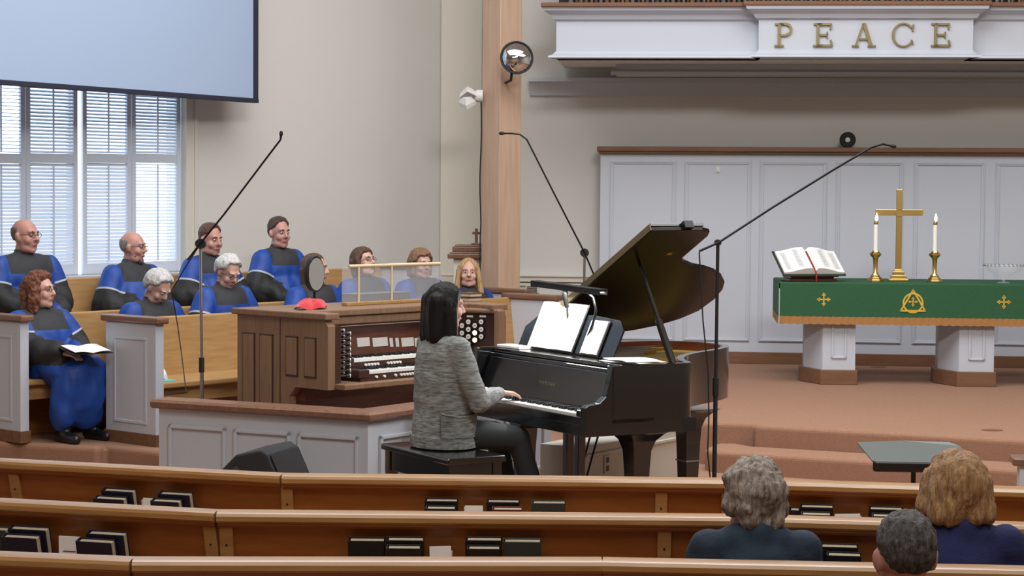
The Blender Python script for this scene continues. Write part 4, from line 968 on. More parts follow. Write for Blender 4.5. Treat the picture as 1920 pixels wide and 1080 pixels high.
# ---------------------------------------------------------------- PEACE lettering
pe = thing('peace_lettering', 'gold serif letters spelling PEACE on the loft front', 'lettering'); pe.matrix_world = LF @ T3(0, -PJ, 0)
def letter(ch, px, ang_skew=0):
    x0, zc_ = lf(px, 68); x0 *= 1.0; h = .205; b = MB(); th = .026; Y_ = (0, -.02)
    def bar(x, z, w_, hh, rot=0): b.box((x0 + x, -.012, zc_ + z), (w_, .022, hh), None, (0, rot, 0))
    if ch in 'PE':
        bar(-.045, 0, th, h); bar(-.045, h / 2 - .008, .075, .016); bar(-.045, -h / 2 + .008, .08, .016)
    if ch == 'E':
        bar(.01, h / 2 - .01, .12, .02); bar(.01, -h / 2 + .01, .13, .02); bar(.0, .0, .08, .018); bar(.066, h / 2 - .03, .014, .05, R(8)); bar(.072, -h / 2 + .032, .016, .058, R(-12)); bar(.035, 0, .012, .055)
    if ch == 'P':
        n = 14; b.loft([[(x0 + .012 + rr * .9 * math.cos(a), yy, zc_ + .048 + rr * .92 * math.sin(a)) for rr, yy in ((.038, -.001), (.062, -.001), (.062, -.023), (.038, -.023))] for a in [R(-90 + 180 * k / n) for k in range(n + 1)]]); bar(-.015, .096, .06, .02); bar(-.015, -.004, .06, .018)
    if ch == 'A':
        bar(-.035, 0, .016, h * 1.03, R(18)); bar(.035, 0, .03, h * 1.03, R(-18)); bar(0, -.035, .07, .016); bar(-.068, -h / 2 + .007, .06, .014); bar(.072, -h / 2 + .007, .07, .014)
    if ch == 'C':
        n = 26; b.loft([[(x0 + rr * math.cos(a) * .95, yy, zc_ + rr * math.sin(a) * 1.02) for rr, yy in (((.078 + .012 * abs(math.sin(a))) , -.001), (.104, -.001), (.104, -.023), ((.078 + .012 * abs(math.sin(a))), -.023))] for a in [R(38 + 288 * k / n) for k in range(n + 1)]]); bar(.082, .062, .014, .06, R(6)); bar(.078, -.06, .012, .04, R(-20))
    b.build('letter_' + ch.lower(), 'old_brass', pe)
for ch, px in (('P', 1469), ('E', 1541), ('A', 1616), ('C', 1690), ('E', 1760)): letter(ch, px)

# ---------------------------------------------------------------- fixtures on the post
p = at(969, 108, 17.45)
t = thing('convex_mirror', 'round convex mirror in a black rim on the wooden post', 'mirror', p, R(8))
S_ = FPX / p.y; r_ = 31 / S_; M = Matrix.Rotation(R(-8), 4, 'X') @ Matrix.Rotation(R(90), 4, 'X')
MB().lathe([(r_, -.012), (r_ * 1.02, 0), (r_, .012), (r_ * .92, .012), (r_ * .92, -.012)], 40, M).build('rim', 'matte_black', t, smooth=40)
MB().lathe([(r_ * .94, .0), (r_ * .8, .022), (r_ * .55, .042), (r_ * .28, .054), (.001, .058)], 40, M).build('mirror_dome', 'mirror', t, smooth=60)
MB().tube([(-.04, .02, -r_ + .02), (-.045, .04, -r_ - .05), (RZ(R(-8)) @ (Vector((POST.x + .03, POST.y - .11, p.z - r_ - .06)) - p))], .012, 8).build('bracket', 'matte_black', t, smooth=40)
p = at(901, 180, 17.84)
t = thing('flood_light', 'white twin head flood light on the side of the wooden post', 'light fixture', p)
MB().lathe([(.055, 0), (.055, .05), (.04, .075)], 20, Matrix.Rotation(R(-90), 4, 'Y') @ T3(0, 0, -.02)).build('mount', 'lamp_housing', t, smooth=30)
for dx, dz, rx, ry in ((-.11, .02, -30, 20), (-.12, -.05, 20, -25)):
    M = T3(dx, -.02, dz) @ Euler((R(rx), R(ry), R(35))).to_matrix().to_4x4()
    hd = MB().loft([[(a, b, z) for a, b in ((-k, -k), (k, -k), (k, k), (-k, k))] for k, z in ((.03, .05), (.055, 0), (.058, -.04))], M=M).build('lamp_head', 'lamp_housing', t, bev=0.004)
    MB().box((0, 0, -.041), (.1, .1, .004), M).build('lamp_lens', 'clear_glass', hd)
    MB().cyl((-.04, 0, 0), (dx + .02, -.01, dz), .012).build('arm', 'lamp_housing', t)
p1_ = at(902, 190, 17.86)
pts = [p1_ + Vector((0.006 * math.sin(k * .9) * (1 if k < 9 else 0), 0, -k * .135)) for k in range(14)]
tag(MB().tube(pts, .006, 6).build('power_cable', 'matte_black', smooth=60), 'thin dark cable hanging down the wooden post from the flood light', 'cable')

# pedestal with small cross left of the post
p = at(872, 470, 18.3)
t = thing('pillar_pedestal', 'white pillar with stacked brown wooden cap left of the wooden post', 'pedestal', (p.x + .04, p.y, ZC), R(-6))
hp = at(872, 484, 18.3).z - ZC
MB().box((.02, 0, hp / 2), (.30, .26, hp)).build('pillar', 'cream_paint', t, bev=0.004)
for w_, z0_, z1_ in ((.44, 0, .045), (.40, .045, .06), (.36, .06, .11), (.32, .11, .125)): MB().box((.04, 0, hp + (z0_ + z1_) / 2), (w_, w_ * .8, z1_ - z0_)).build('cap_slab', 'walnut', t, bev=0.008)
q = at(893, 462, 18.25); c = thing('small_cross', 'small dark wooden cross standing on the pillar cap', 'cross', (q.x, p.y, ZC + hp + .125), R(-6))
MB().box((0, 0, .007), (.09, .07, .014)).build('cross_base', 'walnut', c, bev=0.003); MB().box((0, 0, .08), (.026, .02, .135)).build('upright', 'walnut', c); MB().box((0, 0, .105), (.075, .02, .024)).build('crossbar', 'walnut', c)
# vent on the back wall
v0 = vp(998, 542, WL, BA); t = thing('wall_vent', 'small dark louvred vent in the wall below the chair rail', 'vent'); t.matrix_world = BF @ T3((v0 - WL).dot(BD), -.012, v0.z)
MB().box((0, 0, 0), (.13, .02, .075)).build('frame', 'cream_paint', t)
for k in range(4): MB().box((0, -.012, -.025 + k * .016), (.10, .008, .009)).build('slat', 'plastic_grey', t)

# ================================================================== PROJECTION SCREEN
SA_ = 61.0; SQ = at(481, 190, 16.9); SF = frame(SQ, SA_)
def sx(px, py): p = vp(px, py, SQ, SA_); return (p - SQ).dot(Vector((math.cos(R(SA_)), math.sin(R(SA_)), 0))), p.z
zb_ = sx(478, 193)[1]; xl_ = sx(-160, 100)[0]
t = thing('projection_screen', 'large projection screen with dark border hanging before the window', 'screen'); t.matrix_world = SF
hS = 2.6; bw = .055
MB().box((xl_ / 2, .01, zb_ + hS / 2), (-xl_ - .04, .012, hS)).build('screen_fabric', 'screen_fabric', t)
MB().box((-.02, 0.0, zb_ + hS / 2), (.042, .04, hS)).build('side_border', 'screen_border', t, bev=0.003)
MB().box((xl_ / 2, 0.0, zb_ + .018), (-xl_, .05, .038)).build('bottom_border', 'screen_border', t, bev=0.004)
MB().box((xl_ / 2, 0.02, zb_ + hS + .08), (-xl_ + .1, .16, .16)).build('roller_case', 'lamp_housing', t, bev=0.01)
for xx in (-.3, xl_ + .3): MB().cyl((xx, .02, zb_ + hS + .15), (xx, .02, CEIL), .012).build('hanger_rod', 'steel', t)

# ================================================================== MICROPHONE STANDS
def mic_stand(label, foot, top, boom, tail, mic_r, pole_mt, z_floor, extra=None, clutch=.032):
    f_ = Vector(foot); t = thing('microphone_stand', label, 'microphone stand', (f_.x, f_.y, z_floor)); o_ = Vector((f_.x, f_.y, z_floor))
    tp = Vector(top) - o_
    MB().lathe([(.13, 0), (.13, .012), (.03, .03), (.018, .05)], 28).build('base', 'matte_black', t, smooth=30)
    MB().cyl((0, 0, .03), (tp.x * .5, tp.y * .5, tp.z * .52), .0125).build('lower_tube', pole_mt, t, smooth=40); MB().cyl((tp.x * .5, tp.y * .5, tp.z * .5), tp, .0095).build('upper_tube', pole_mt, t, smooth=40)
    MB().cyl((tp.x * .5, tp.y * .5, tp.z * .48), (tp.x * .5, tp.y * .5, tp.z * .54), .017).build('height_grip', 'matte_black', t, smooth=40)
    MB().cyl(tp - Vector((0, .02, 0)), tp + Vector((0, .03, 0)), clutch, n=18).build('boom_clutch', 'matte_black', t, smooth=30)
    pts = [Vector(b) - o_ for b in boom]; MB().tube([Vector(tail) - o_, tp + Vector((0, -.02, 0))] + pts[:-1], .0065, 8).build('boom_arm', 'dark_metal', t, smooth=60)
    d = (pts[-1] - pts[-2]).normalized(); MB().tube([pts[-2], pts[-1] - d * .03, pts[-1]], [.007, .006, .009], 8).build('gooseneck', 'dark_metal', t, smooth=50)
    MB().cap(pts[-1], pts[-1] + d * mic_r, mic_r, mic_r * .9).build('microphone', 'matte_black', t, smooth=60)
    return t
mic_stand('chrome microphone stand with long boom in front of the choir', at(380, 745, 12.55), at(376, 457, 12.55), [at(420, 402, 12.5), at(500, 296, 12.45), at(526, 262, 12.43), at(527, 252, 12.43)], at(352, 487, 12.56), .012, 'steel', 0.0)
mic_stand('microphone stand between the wooden post and the piano lid', at(1094, 560, 14.6), at(1096, 474, 14.6), [at(1040, 365, 14.55), at(988, 262, 14.5), at(975, 252, 14.5), at(958, 250, 14.5), at(942, 250, 14.5)], at(1113, 514, 14.62), .014, 'steel', 0.0)
mic_stand('tall black microphone stand at the tail of the piano', at(1339, 895, 11.0), at(1346, 455, 11.0), [at(1450, 388, 11.1), at(1560, 320, 11.2), at(1632, 277, 11.3), at(1655, 270, 11.3), at(1674, 274, 11.3)], at(1311, 471, 10.98), .011, 'matte_black', 0.0, clutch=.018)
def cable(label, pts, r=.004): tag(MB().tube(pts, r, 6).build('microphone_cable', 'matte_black', smooth=60), label, 'cable')
cable('thin cable hanging from the short end of the piano microphone boom', [at(1311, 472, 10.97), at(1313, 510, 10.97), at(1318, 600, 10.96), at(1328, 700, 10.95), at(1329, 780, 10.95), at(1327, 850, 10.95), at(1332, 900, 10.95), at(1334, 1040, 10.95)])
cable('thin cable drooping from the choir microphone stand to the empty choir pew', [at(370, 466, 12.57), at(345, 505, 12.9), at(322, 545, 13.2), at(333, 610, 13.25), at(341, 668, 13.2), at(349, 735, 13.0)])
cable('cable hanging behind the keyboard in front of the panelled low wall', [at(990, 786, 11.9), at(996, 830, 11.9), at(1004, 866, 11.9), at(1011, 892, 11.9), at(1012, 960, 11.9)], .004)
cable('pair of dark cables under the piano beside the pedals, left one', [at(1108, 812, 11.5), at(1098, 850, 11.5), at(1090, 885, 11.5), at(1085, 960, 11.5)], .006)
cable('pair of dark cables under the piano beside the pedals, right one', [at(1122, 815, 11.5), at(1112, 850, 11.5), at(1101, 890, 11.5), at(1096, 960, 11.5)], .006)

# ================================================================== FLOOR MONITOR, MUSIC STAND
p = at(508, 860, 11.2)
t = thing('floor_monitor', 'black wedge floor monitor speaker in front of the white low wall', 'speaker', (p.x, p.y, 0), R(-16))
pr = [(-.25, 0), (.25, 0), (.25, .05), (.07, .44), (.03, .465), (-.12, .43), (-.22, .33), (-.25, .22)]
MB().prism(pr, -.22, .22, XZ).build('cabinet', 'speaker_grille', t, bev=0.012)
gM = Matrix(); 
MB().loft([[(.262, -.20, .05), (.262, .20, .05), (.255, .20, .05), (.255, -.20, .05)], [(.085, -.20, .435), (.085, .20, .435), (.078, .20, .43), (.078, -.20, .43)]]).build('grille', 'matte_black', t)
MB().box((-.14, -.222, .33), (.09, .01, .03), None, (0, R(-38), 0)).build('corner_plate', 'plastic_grey', t, bev=0.003)
p = at(1710, 872, 9.4)
t = thing('music_stand', 'low grey music stand desk in front of the altar steps', 'music stand', (p.x, p.y, 0), R(-4))
P4 = [at(1607, 829, 9.72), at(1690, 826, 9.74), at(1780, 829, 9.70), at(1800, 836, 9.66), at(1822, 872, 9.30), at(1636, 864, 9.34)]
inv = (T3(p.x, p.y, 0) @ RZ(R(-4))).inverted(); P4 = [inv @ q for q in P4]
m = MB(); n = len(P4); m.add([tuple(q) for q in P4] + [tuple(q - Vector((0, 0, .006))) for q in P4], [tuple(range(n)), tuple(range(n, 2 * n))[::-1]] + [(i, (i + 1) % n, n + (i + 1) % n, n + i) for i in range(n)]); m.build('desk_plate', 'stand_grey', t)
a, b = P4[5], P4[4]; zl_ = a.z; mid = (a + b) / 2
MB().box((mid.x, mid.y - .012, zl_ - .022), (b.x - a.x, .03, .055)).build('desk_lip', 'satin_black', t, bev=0.012)
MB().cyl((mid.x * .3, mid.y * .3 + .05, 0.02), (mid.x * .3, mid.y * .3 + .05, zl_ - .0), .012).build('post', 'satin_black', t, smooth=40)
for k in range(3):
    a = R(90 + 120 * k); MB().tube([(mid.x * .3, mid.y * .3 + .05, .2), (mid.x * .3 + .2 * math.cos(a), mid.y * .3 + .05 + .2 * math.sin(a), .06), (mid.x * .3 + .28 * math.cos(a), mid.y * .3 + .05 + .28 * math.sin(a), .01)], .01, 8).build('leg', 'satin_black', t, smooth=40)
# outlet on the low wall and floor plates on the platform
lq = on(1096, 839, .37); lang = math.degrees(math.atan2(q1.y - q0.y, q1.x - q0.x)) if False else 54.0
ow = bpy.data.objects['wall_low']; p = vp(1137, 870, (ow.matrix_world.translation.x, ow.matrix_world.translation.y), math.degrees(ow.matrix_world.to_euler().z)); l_ = ow.matrix_world.inverted() @ p
t = thing('wall_outlet', 'small white power outlet on the low wall under the piano', 'outlet'); t.matrix_world = ow.matrix_world @ T3(l_.x, -.004, l_.z)
MB().box((0, 0, 0), (.07, .008, .11)).build('cover_plate', 'cream_paint', t, bev=0.002)
for dz in (-.025, .025): MB().box((0, -.005, dz), (.03, .004, .034)).build('socket', 'plastic_grey', t, bev=0.001)
for px, py, nm_ in ((1648, 688, 'small dark floor plate behind the left altar pedestal'), (1860, 806, 'small dark floor plate near the platform edge')):
    p = on(px, py, ZA + .004); o = MB().lathe([(.075, 0), (.075, .004), (.06, .007)], 24, Matrix.Diagonal((1, .6, 1, 1))).build('floor_plate', 'base_wood', smooth=30); o.location = (p.x, p.y, ZA - .001); tag(o, nm_, 'floor plate', 'floor plates')

# ================================================================== PEOPLE
from mathutils import noise as mnoise
def remesh(mb, voxel, smooth=3, fac=0.5):
    me = mb.mesh('tmp'); o = bpy.data.objects.new('tmp', me); col.objects.link(o)
    r = o.modifiers.new('r', 'REMESH'); r.mode = 'VOXEL'; r.voxel_size = voxel; r.use_smooth_shade = True
    if smooth: s_ = o.modifiers.new('s', 'SMOOTH'); s_.iterations = smooth; s_.factor = fac
    dg = bpy.context.evaluated_depsgraph_get(); ev = o.evaluated_get(dg); out = bpy.data.meshes.new_from_object(ev, depsgraph=dg)
    bpy.data.objects.remove(o); bpy.data.meshes.remove(me)
    return out
def displace(me, fn):
    n = len(me.vertices); co = np.empty(n * 3); me.vertices.foreach_get('co', co); nr = np.empty(n * 3); me.vertices.foreach_get('normal', nr)
    co = co.reshape(-1, 3); nr = nr.reshape(-1, 3); co = co + nr * fn(co, nr)[:, None]; me.vertices.foreach_set('co', co.ravel()); me.update()
def cut(me, planes):
    bm = bmesh.new(); bm.from_mesh(me)
    for p, n in planes: bmesh.ops.bisect_plane(bm, geom=bm.verts[:] + bm.edges[:] + bm.faces[:], plane_co=p, plane_no=n)
    bm.to_mesh(me); bm.free(); me.update()
def split(me, classify):
    """mesh -> dict of meshes by class of the face centre"""
    n = len(me.polygons); c = np.empty(n * 3); me.polygons.foreach_get('center', c); cl = classify(c.reshape(-1, 3)); out = {}
    V = [tuple(v.co) for v in me.vertices]; P = [tuple(p.vertices) for p in me.polygons]
    for k in set(cl):
        used = {}; vs = []; fs = []
        for f_, q in zip(P, cl):
            if q != k: continue
            g_ = []
            for i in f_:
                if i not in used: used[i] = len(vs); vs.append(V[i])
                g_.append(used[i])
            fs.append(g_)
        m = bpy.data.meshes.new(str(k)); m.from_pydata(vs, [], fs); m.update(); out[k] = m
    return out
def smooth_all(me): me.polygons.foreach_set('use_smooth', [True] * len(me.polygons))

def hand(b, W, f, up, side, curl=22, spread=1.0, k=1.0):
    W, f, up = Vector(W), Vector(f).normalized(), Vector(up).normalized(); a = f.cross(up).normalized(); up = a.cross(f)      # a: to the right of the hand
    for t_ in (-.026, -.009, .009, .026): b.cap(W + a * t_ * .6 * k, W + f * .078 * k + a * t_ * k, .0165 * k, .0135 * k, n=8)
    for t_, L_ in ((-.030, .058), (-.010, .072), (.010, .076), (.030, .068)) if side < 0 else ((-.030, .068), (-.010, .076), (.010, .072), (.030, .058)):
        p0 = W + f * .078 * k + a * t_ * k; c0, c1 = R(curl), R(curl * 2.3)
        d0 = f * math.cos(c0) - up * math.sin(c0) + a * t_ * 2.2 * spread; d1 = f * math.cos(c1) - up * math.sin(c1) + a * t_ * 1.2 * spread
        p1 = p0 + d0.normalized() * L_ * .55 * k; p2 = p1 + d1.normalized() * L_ * .5 * k
        b.cap(p0, p1, .0095 * k, .0088 * k, n=8); b.cap(p1, p2, .0088 * k, .0075 * k, n=8)
    s_ = -a * side; p0 = W + f * .022 * k + s_ * .024 * k; p1 = p0 + (f * .75 + s_ * .65 - up * .15).normalized() * .042 * k; p2 = p1 + (f * .95 + s_ * .2 - up * .25).normalized() * .032 * k
    b.cap(p0, p1, .0125 * k, .0105 * k, n=8); b.cap(p1, p2, .0102 * k, .0085 * k, n=8)

def head_prims(b, M, fat=1.0, chin=1.0, nose=1.0):
    b.ball((0, -.012, .03), (.0755, .095, .090), M, 24, 16)
    b.ball((0, .020, -.028), (.0615 * fat, .070, .083), M, 20, 14)
    b.ball((0, .058, -.095), (.030 * fat, .026, .026 * chin), M); b.ball((.028, .03, -.08), (.036 * fat, .04, .036), M); b.ball((-.028, .03, -.08), (.036 * fat, .04, .036), M)
    b.cap((0, .086, .022), (0, .106 * (.5 + .5 * nose), -.022), .0095, .0135, M, 8); b.ball((.012, .092, -.027), .0095, M, 8, 6); b.ball((-.012, .092, -.027), .0095, M, 8, 6)
    b.cap((-.036, .074, .030), (.036, .074, .030), .015, .015, M, 8); b.cap((-.020, .078, .032), (.020, .078, .032), .014, .014, M, 8)
    for s_ in (-1, 1):
        b.ball((s_ * .040 * fat, .058, -.030), (.026, .026, .028), M, 10, 8); b.ball((s_ * .079, -.008, -.008), (.011, .021, .033), M, 10, 8, (0, R(s_ * 10), R(s_ * -18)))
    b.cap((-.017, .079, -.056), (.017, .079, -.056), .0105, .0105, M, 8); b.cap((-.014, .077, -.067), (.014, .077, -.067), .010, .010, M, 8)

def hairshape(style, M, hs, voxel):
    b = MB(); nu, nv = 44, 30; vs = []; fs = []
    HL = {'full': ([0, 40, 65, 90, 120, 180], [44, 38, 8, -8, -44, -52]), 'high': ([0, 30, 60, 90, 120, 180], [54, 48, 16, -6, -44, -52]), 'bald': ([0, 60, 80, 95, 120, 180], [95, 95, 34, 14, 20, 34]),
          'fringe': ([0, 40, 65, 90, 120, 180], [30, 26, -5, -25, -50, -60]), 'center': ([0, 25, 55, 75, 110, 180], [58, 40, -10, -45, -60, -60])}
    hl, th, amp, fr_ = {'short': ('high', .013, .006, 22), 'short_high': ('high', .011, .003, 26), 'bald': ('bald', .005, .001, 30), 'wavy': ('fringe', .024, .007, 22), 'white_curl': ('full', .026, .009, 14), 'bob': ('fringe', .018, .003, 20),
                        'long': ('center', .015, .003, 18), 'curly': ('full', .030, .012, 26), 'pian': ('center', .018, .0045, 30), 'back_curly': ('full', .028, .016, 17), 'back_bob': ('full', .022, .010, 20), 'back_short': ('full', .008, .006, 40)}[style]
    ha, he = HL[hl]
    for i in range(nv + 1):
        el = -90 + 180 * i / nv
        for j in range(nu):
            az = 360 * j / nu; az_ = az if az <= 180 else 360 - az
            lim = np.interp(az_, ha, he) + 5 * math.sin(az * .21 + 1) * math.sin(az * .083); k = max(0.0, min(1.0, (el - lim) / 10 + .5)); k = k * k * (3 - 2 * k)
            d = Vector((math.sin(R(az)) * math.cos(R(el)), math.cos(R(az)) * math.cos(R(el)), math.sin(R(el))))
            top = 1.0
            if hl == 'bald':
                up_ = np.interp(az_, [0, 72, 90, 180], [-60, -60, 22, 30]); lo__ = np.interp(az_, [0, 80, 110, 180], [-10, -10, -42, -52]); k = max(0, min(1, (up_ - el) / 12 + .5)) * max(0, min(1, (el - lo__) / 10 + .5))
            e = -.016 + (.016 + th * (1 if style not in ('short', 'back_short') else .5 + .9 * max(0, min(1, el / 50)))) * k
            vs.append((d.x * (.0755 + e), -.012 + d.y * (.095 + e), .03 + d.z * (.090 + e)))
    for i in range(nv):
        for j in range(nu): k = (j + 1) % nu; fs.append((i * nu + j, i * nu + k, (i + 1) * nu + k, (i + 1) * nu + j))
    b.add(vs, fs, M)
    def cap(a, c, r0, r1): b.cap(a, c, r0, r1, M, 10)
    if style in ('bob', 'wavy'):
        for s_ in (-1, 1): cap((s_ * .078, .005, .03), (s_ * .083, .012, -.075), .026, .022); cap((s_ * .07, -.05, .02), (s_ * .07, -.055, -.09), .035, .028)
        cap((-.03, -.08, 0), (-.03, -.075, -.10), .04, .03); cap((.03, -.08, 0), (.03, -.075, -.10), .04, .03)
    if style == 'long':
        for s_ in (-1, 1): cap((s_ * .070, .028, .06), (s_ * .088, .02, -.03), .024, .024); cap((s_ * .088, .02, -.03), (s_ * .105, .015, -.16), .024, .03); cap((s_ * .07, -.045, .02), (s_ * .085, -.03, -.17), .035, .035)
        cap((-.03, -.08, 0), (-.035, -.065, -.19), .04, .04); cap((.03, -.08, 0), (.035, -.065, -.19), .04, .04)
    if style == 'curly':
        for s_ in (-1, 1): cap((s_ * .075, .01, .05), (s_ * .10, .0, -.05), .035, .045); cap((s_ * .10, .0, -.05), (s_ * .105, -.01, -.13), .045, .03)
        cap((-.04, -.09, .03), (-.045, -.08, -.12), .05, .045); cap((.04, -.09, .03), (.045, -.08, -.12), .05, .045); cap((-.05, .035, .10), (.05, .035, .10), .03, .03)
    if style == 'pian':
        for s_ in (-1, 1): cap((s_ * .062, .030, .08), (s_ * .082, .018, -.02), .022, .024); cap((s_ * .082, .018, -.02), (s_ * .092, .022, -.15), .026, .028); cap((s_ * .092, .022, -.15), (s_ * .085, .05, -.27), .028, .010)
        for x_ in (-.055, -.02, .02, .055): cap((x_, -.075, .03), (x_ * 1.25, -.07, -.17), .05, .044)
        for s_ in (-1, 1): cap((s_ * .07, -.01, .03), (s_ * .085, -.005, -.18), .034, .034)
    if style == 'back_curly':
        for s_ in (-1, 1): cap((s_ * .065, .0, .06), (s_ * .082, -.015, -.025), .042, .036)
        cap((-.035, -.075, .04), (-.045, -.07, -.05), .05, .042); cap((.035, -.075, .04), (.045, -.07, -.05), .05, .042); cap((0, -.085, .02), (.015, -.07, -.095), .045, .03)
    if style == 'back_bob':
        for s_ in (-1, 1): cap((s_ * .072, .02, .05), (s_ * .098, .01, -.05), .034, .036); cap((s_ * .065, -.05, .03), (s_ * .078, -.055, -.065), .042, .038)
        for x_ in (-.03, .03): cap((x_, -.08, .03), (x_ * 1.2, -.072, -.07), .045, .038)
    me = remesh(b, voxel, 2)
    sc = np.array([1, 1, .12]) if style == 'pian' else np.array([1, 1, .35]) if style in ('pian', 'back_bob', 'long', 'bob') else np.array([1, 1, .8])
    def fn(co, nr):
        return np.array([mnoise.fractal(Vector(c * sc * fr_ * 1.3), 1.0, 2.0, 3) for c in co]) * amp * hs
    if amp > .001: displace(me, fn)
    smooth_all(me)
    return me

def person(label, pos, rz, T, hs=1.0, head=(0, 0, 0), skin='skin', hair=('short', 'hair_brown'), outfit='robe', glasses=False, arms=None, lean=0.0, fat=1.0, wide=1.0, brow=None, group=None, beard=False, legs=None, curl=22, ftarget=None, voxel=.0085, neckf=0.0, sh=0.0):
    t = thing('person', label, 'person', pos, rz, group)
    sh = sh + (.03 if outfit == 'robe' else 0); zs = T - .305 * hs + sh; w_ = .178 * wide; Lf = lean * zs
    HM = T3(0, Lf + neckf - .01, T - .205 * hs) @ RZ(R(head[0])) @ Matrix.Rotation(R(-head[1]), 4, 'X') @ Matrix.Rotation(R(head[2]), 4, 'Y') @ T3(0, .02, .083 * hs) @ Matrix.Scale(hs, 4)
    S_ = [Vector((s_ * w_, Lf * .95, zs - (.062 if outfit == 'robe' else .035))) for s_ in (-1, 1)]
    if arms is None: arms = [((-.27, .04 + Lf * .6, zs - .29), (-.10, .27, .17), (1, .35, -.1), (-.1, .3, 1)), ((.27, .04 + Lf * .6, zs - .29), (.10, .27, .17), (-1, .35, -.1), (.1, .3, 1))]
    Ls = legs or [((s_ * .115, .42, .05), (s_ * .115, .43, -.33)) for s_ in (-1, 1)]
    # ---- body, one surface
    b = MB(); head_prims(b, HM, fat)
    b.cap((0, Lf - .012, zs - .04), HM @ Vector((0, -.022, -.075)), .058 * hs * (.8 + .2 * fat), .052 * hs * (.8 + .2 * fat))
    b.ball((0, Lf * .85, zs - .14), (.155 * wide, .105, .15)); b.ball((0, Lf * .45 + .01, .24), (.14 * wide, .105, .17)); b.ball((0, .01, .11), (.165, .13, .11))
    b.cap(S_[0] * .8, S_[1] * .8, .05, .05) if False else b.cap(S_[0], S_[1], .052, .052)
    for i, s_ in enumerate((-1, 1)):
        E_, W_, f_, u_ = arms[i][:4]; b.cap(S_[i], E_, .050, .039); b.cap(E_, W_, .039, .027); hand(b, W_, f_, u_, s_, curl)
        K_, A_ = Ls[i]; b.cap((s_ * .085, .02, .08), K_, .08, .056); b.cap(K_, A_, .054, .036); b.cap(Vector(A_) + Vector((0, -.03, -.045)), Vector(A_) + Vector((s_ * .02, .13, -.06)), .034, .028)
    me = remesh(b, voxel, 3, .45); smooth_all(me); link('body', me, skin, t)
    # ---- face
    for s_ in (-1, 1):
        e = MB().ball((s_ * .031, .0805, .010), (.0125, .0085, .0075), HM, 12, 8).build('eye', 'eye_white', t, smooth=80)
        MB().ball((s_ * .031, .0875, .0100), (.0055, .003, .0058), HM, 10, 6).build('iris', 'eye_dark', e, smooth=80)
        MB().tube([(s_ * .014, .091, .029), (s_ * .030, .089, .034), (s_ * .047, .078, .029)], [.004, .0045, .003], 6, HM).build('eyebrow', brow or hair[1], t, smooth=60)
    MB().tube([(-.024, .081, -.061), (-.010, .090, -.0595), (0, .0915, -.0605), (.010, .090, -.0595), (.024, .081, -.061)], [.002, .0048, .0052, .0048, .002], 8, HM).build('mouth', 'lips', t, smooth=60)
    if glasses:
        g_ = MB()
        for s_ in (-1, 1):
            g_.tube([(s_ * .033 + .021 * math.cos(a), .099 - .004 * abs(math.cos(a)), .008 + .016 * math.sin(a)) for a in [2 * math.pi * k / 18 for k in range(19)]], .0016, 6, HM); g_.tube([(s_ * .054, .095, .012), (s_ * .078, .04, .012), (s_ * .081, -.015, .006)], .0015, 6, HM)
        g_.tube([(-.012, .1, .010), (0, .103, .013), (.012, .1, .010)], .0016, 6, HM); g_.build('glasses', 'dark_metal', t, smooth=60)
    if hair: link('hair', hairshape(hair[0], HM, hs, voxel * .85), hair[1], t)
    if beard:
        bb_ = MB(); bb_.ball((0, .062, -.098), (.034, .026, .030), HM); bb_.cap((-.045, .038, -.07), (0, .070, -.105), .018, .022, HM); bb_.cap((.045, .038, -.07), (0, .070, -.105), .018, .022, HM)
        m_ = remesh(bb_, voxel, 1); smooth_all(m_); link('beard', m_, 'hair_stubble', t)
    # ---- clothing
    seed = Vector((random.random() * 50, random.random() * 50, random.random() * 50))
    if outfit == 'robe':
        c = MB(); k = wide
        c.ball((0, Lf * .85 + .005, zs - .15), (.205 * k, .150, .19), None, 20, 14); c.ball((0, Lf * .4 + .03, .20), (.235 * k, .185, .24), None, 20, 14); c.cap((-.03, Lf, zs - .015), S_[0], .066, .082); c.cap((.03, Lf, zs - .015), S_[1], .066, .082)
        c.cap((0, Lf - .012, zs - .03), (0, Lf - .012 + neckf * .5, zs + .022 * hs), .078 * hs, .068 * hs * (.75 + .25 * fat))
        for i, s_ in enumerate((-1, 1)):
            E_, W_ = Vector(arms[i][0]), Vector(arms[i][1]); c.cap(S_[i], E_, .090, .112); We = E_.lerp(W_, .86); c.cap(E_, We, .108, .085); c.cap(E_ + Vector((0, 0, -.04)), We + Vector((0, 0, -.06)), .07, .05)
            K_, A_ = Vector(Ls[i][0]), Vector(Ls[i][1]); c.cap((s_ * .09, .03, .085), K_, .115, .10); c.cap(K_, A_.lerp(K_, .2), .098, .085)
        c.ball((0, .25, .09), (.18, .27, .115)); c.ball((0, .46, -.06), (.17, .105, .25)); c.ball((0, .43, -.22), (.175, .10, .12))
        me = remesh(c, .0155, 4, .5)
        def fold(co, nr):
            a = np.arctan2(co[:, 0], co[:, 1] + .05); low = np.clip((zs - .10 - co[:, 2]) / .25, 0, 1)
            f1 = np.sin(a * 13 + co[:, 2] * 3 + seed.x + 1.2 * np.sin(co[:, 2] * 9)) * (.011 + .006 * (co[:, 2] < .03)) * low
            f2 = np.array([mnoise.noise(Vector((q[0] * 9, q[1] * 9, q[2] * 4)) + seed) + .45 * mnoise.noise(Vector((q[0] * 22, q[1] * 22, q[2] * 10)) + seed) for q in co]) * .019 * (.35 + .65 * low)
            return f1 + f2
        displace(me, fold)
        zy = zs - .105; pl_ = [((0, 0, zy), (0, 0, 1)), ((.155 * k, 0, 0), (1, 0, 0)), ((-.155 * k, 0, 0), (1, 0, 0))]
        cuts = []
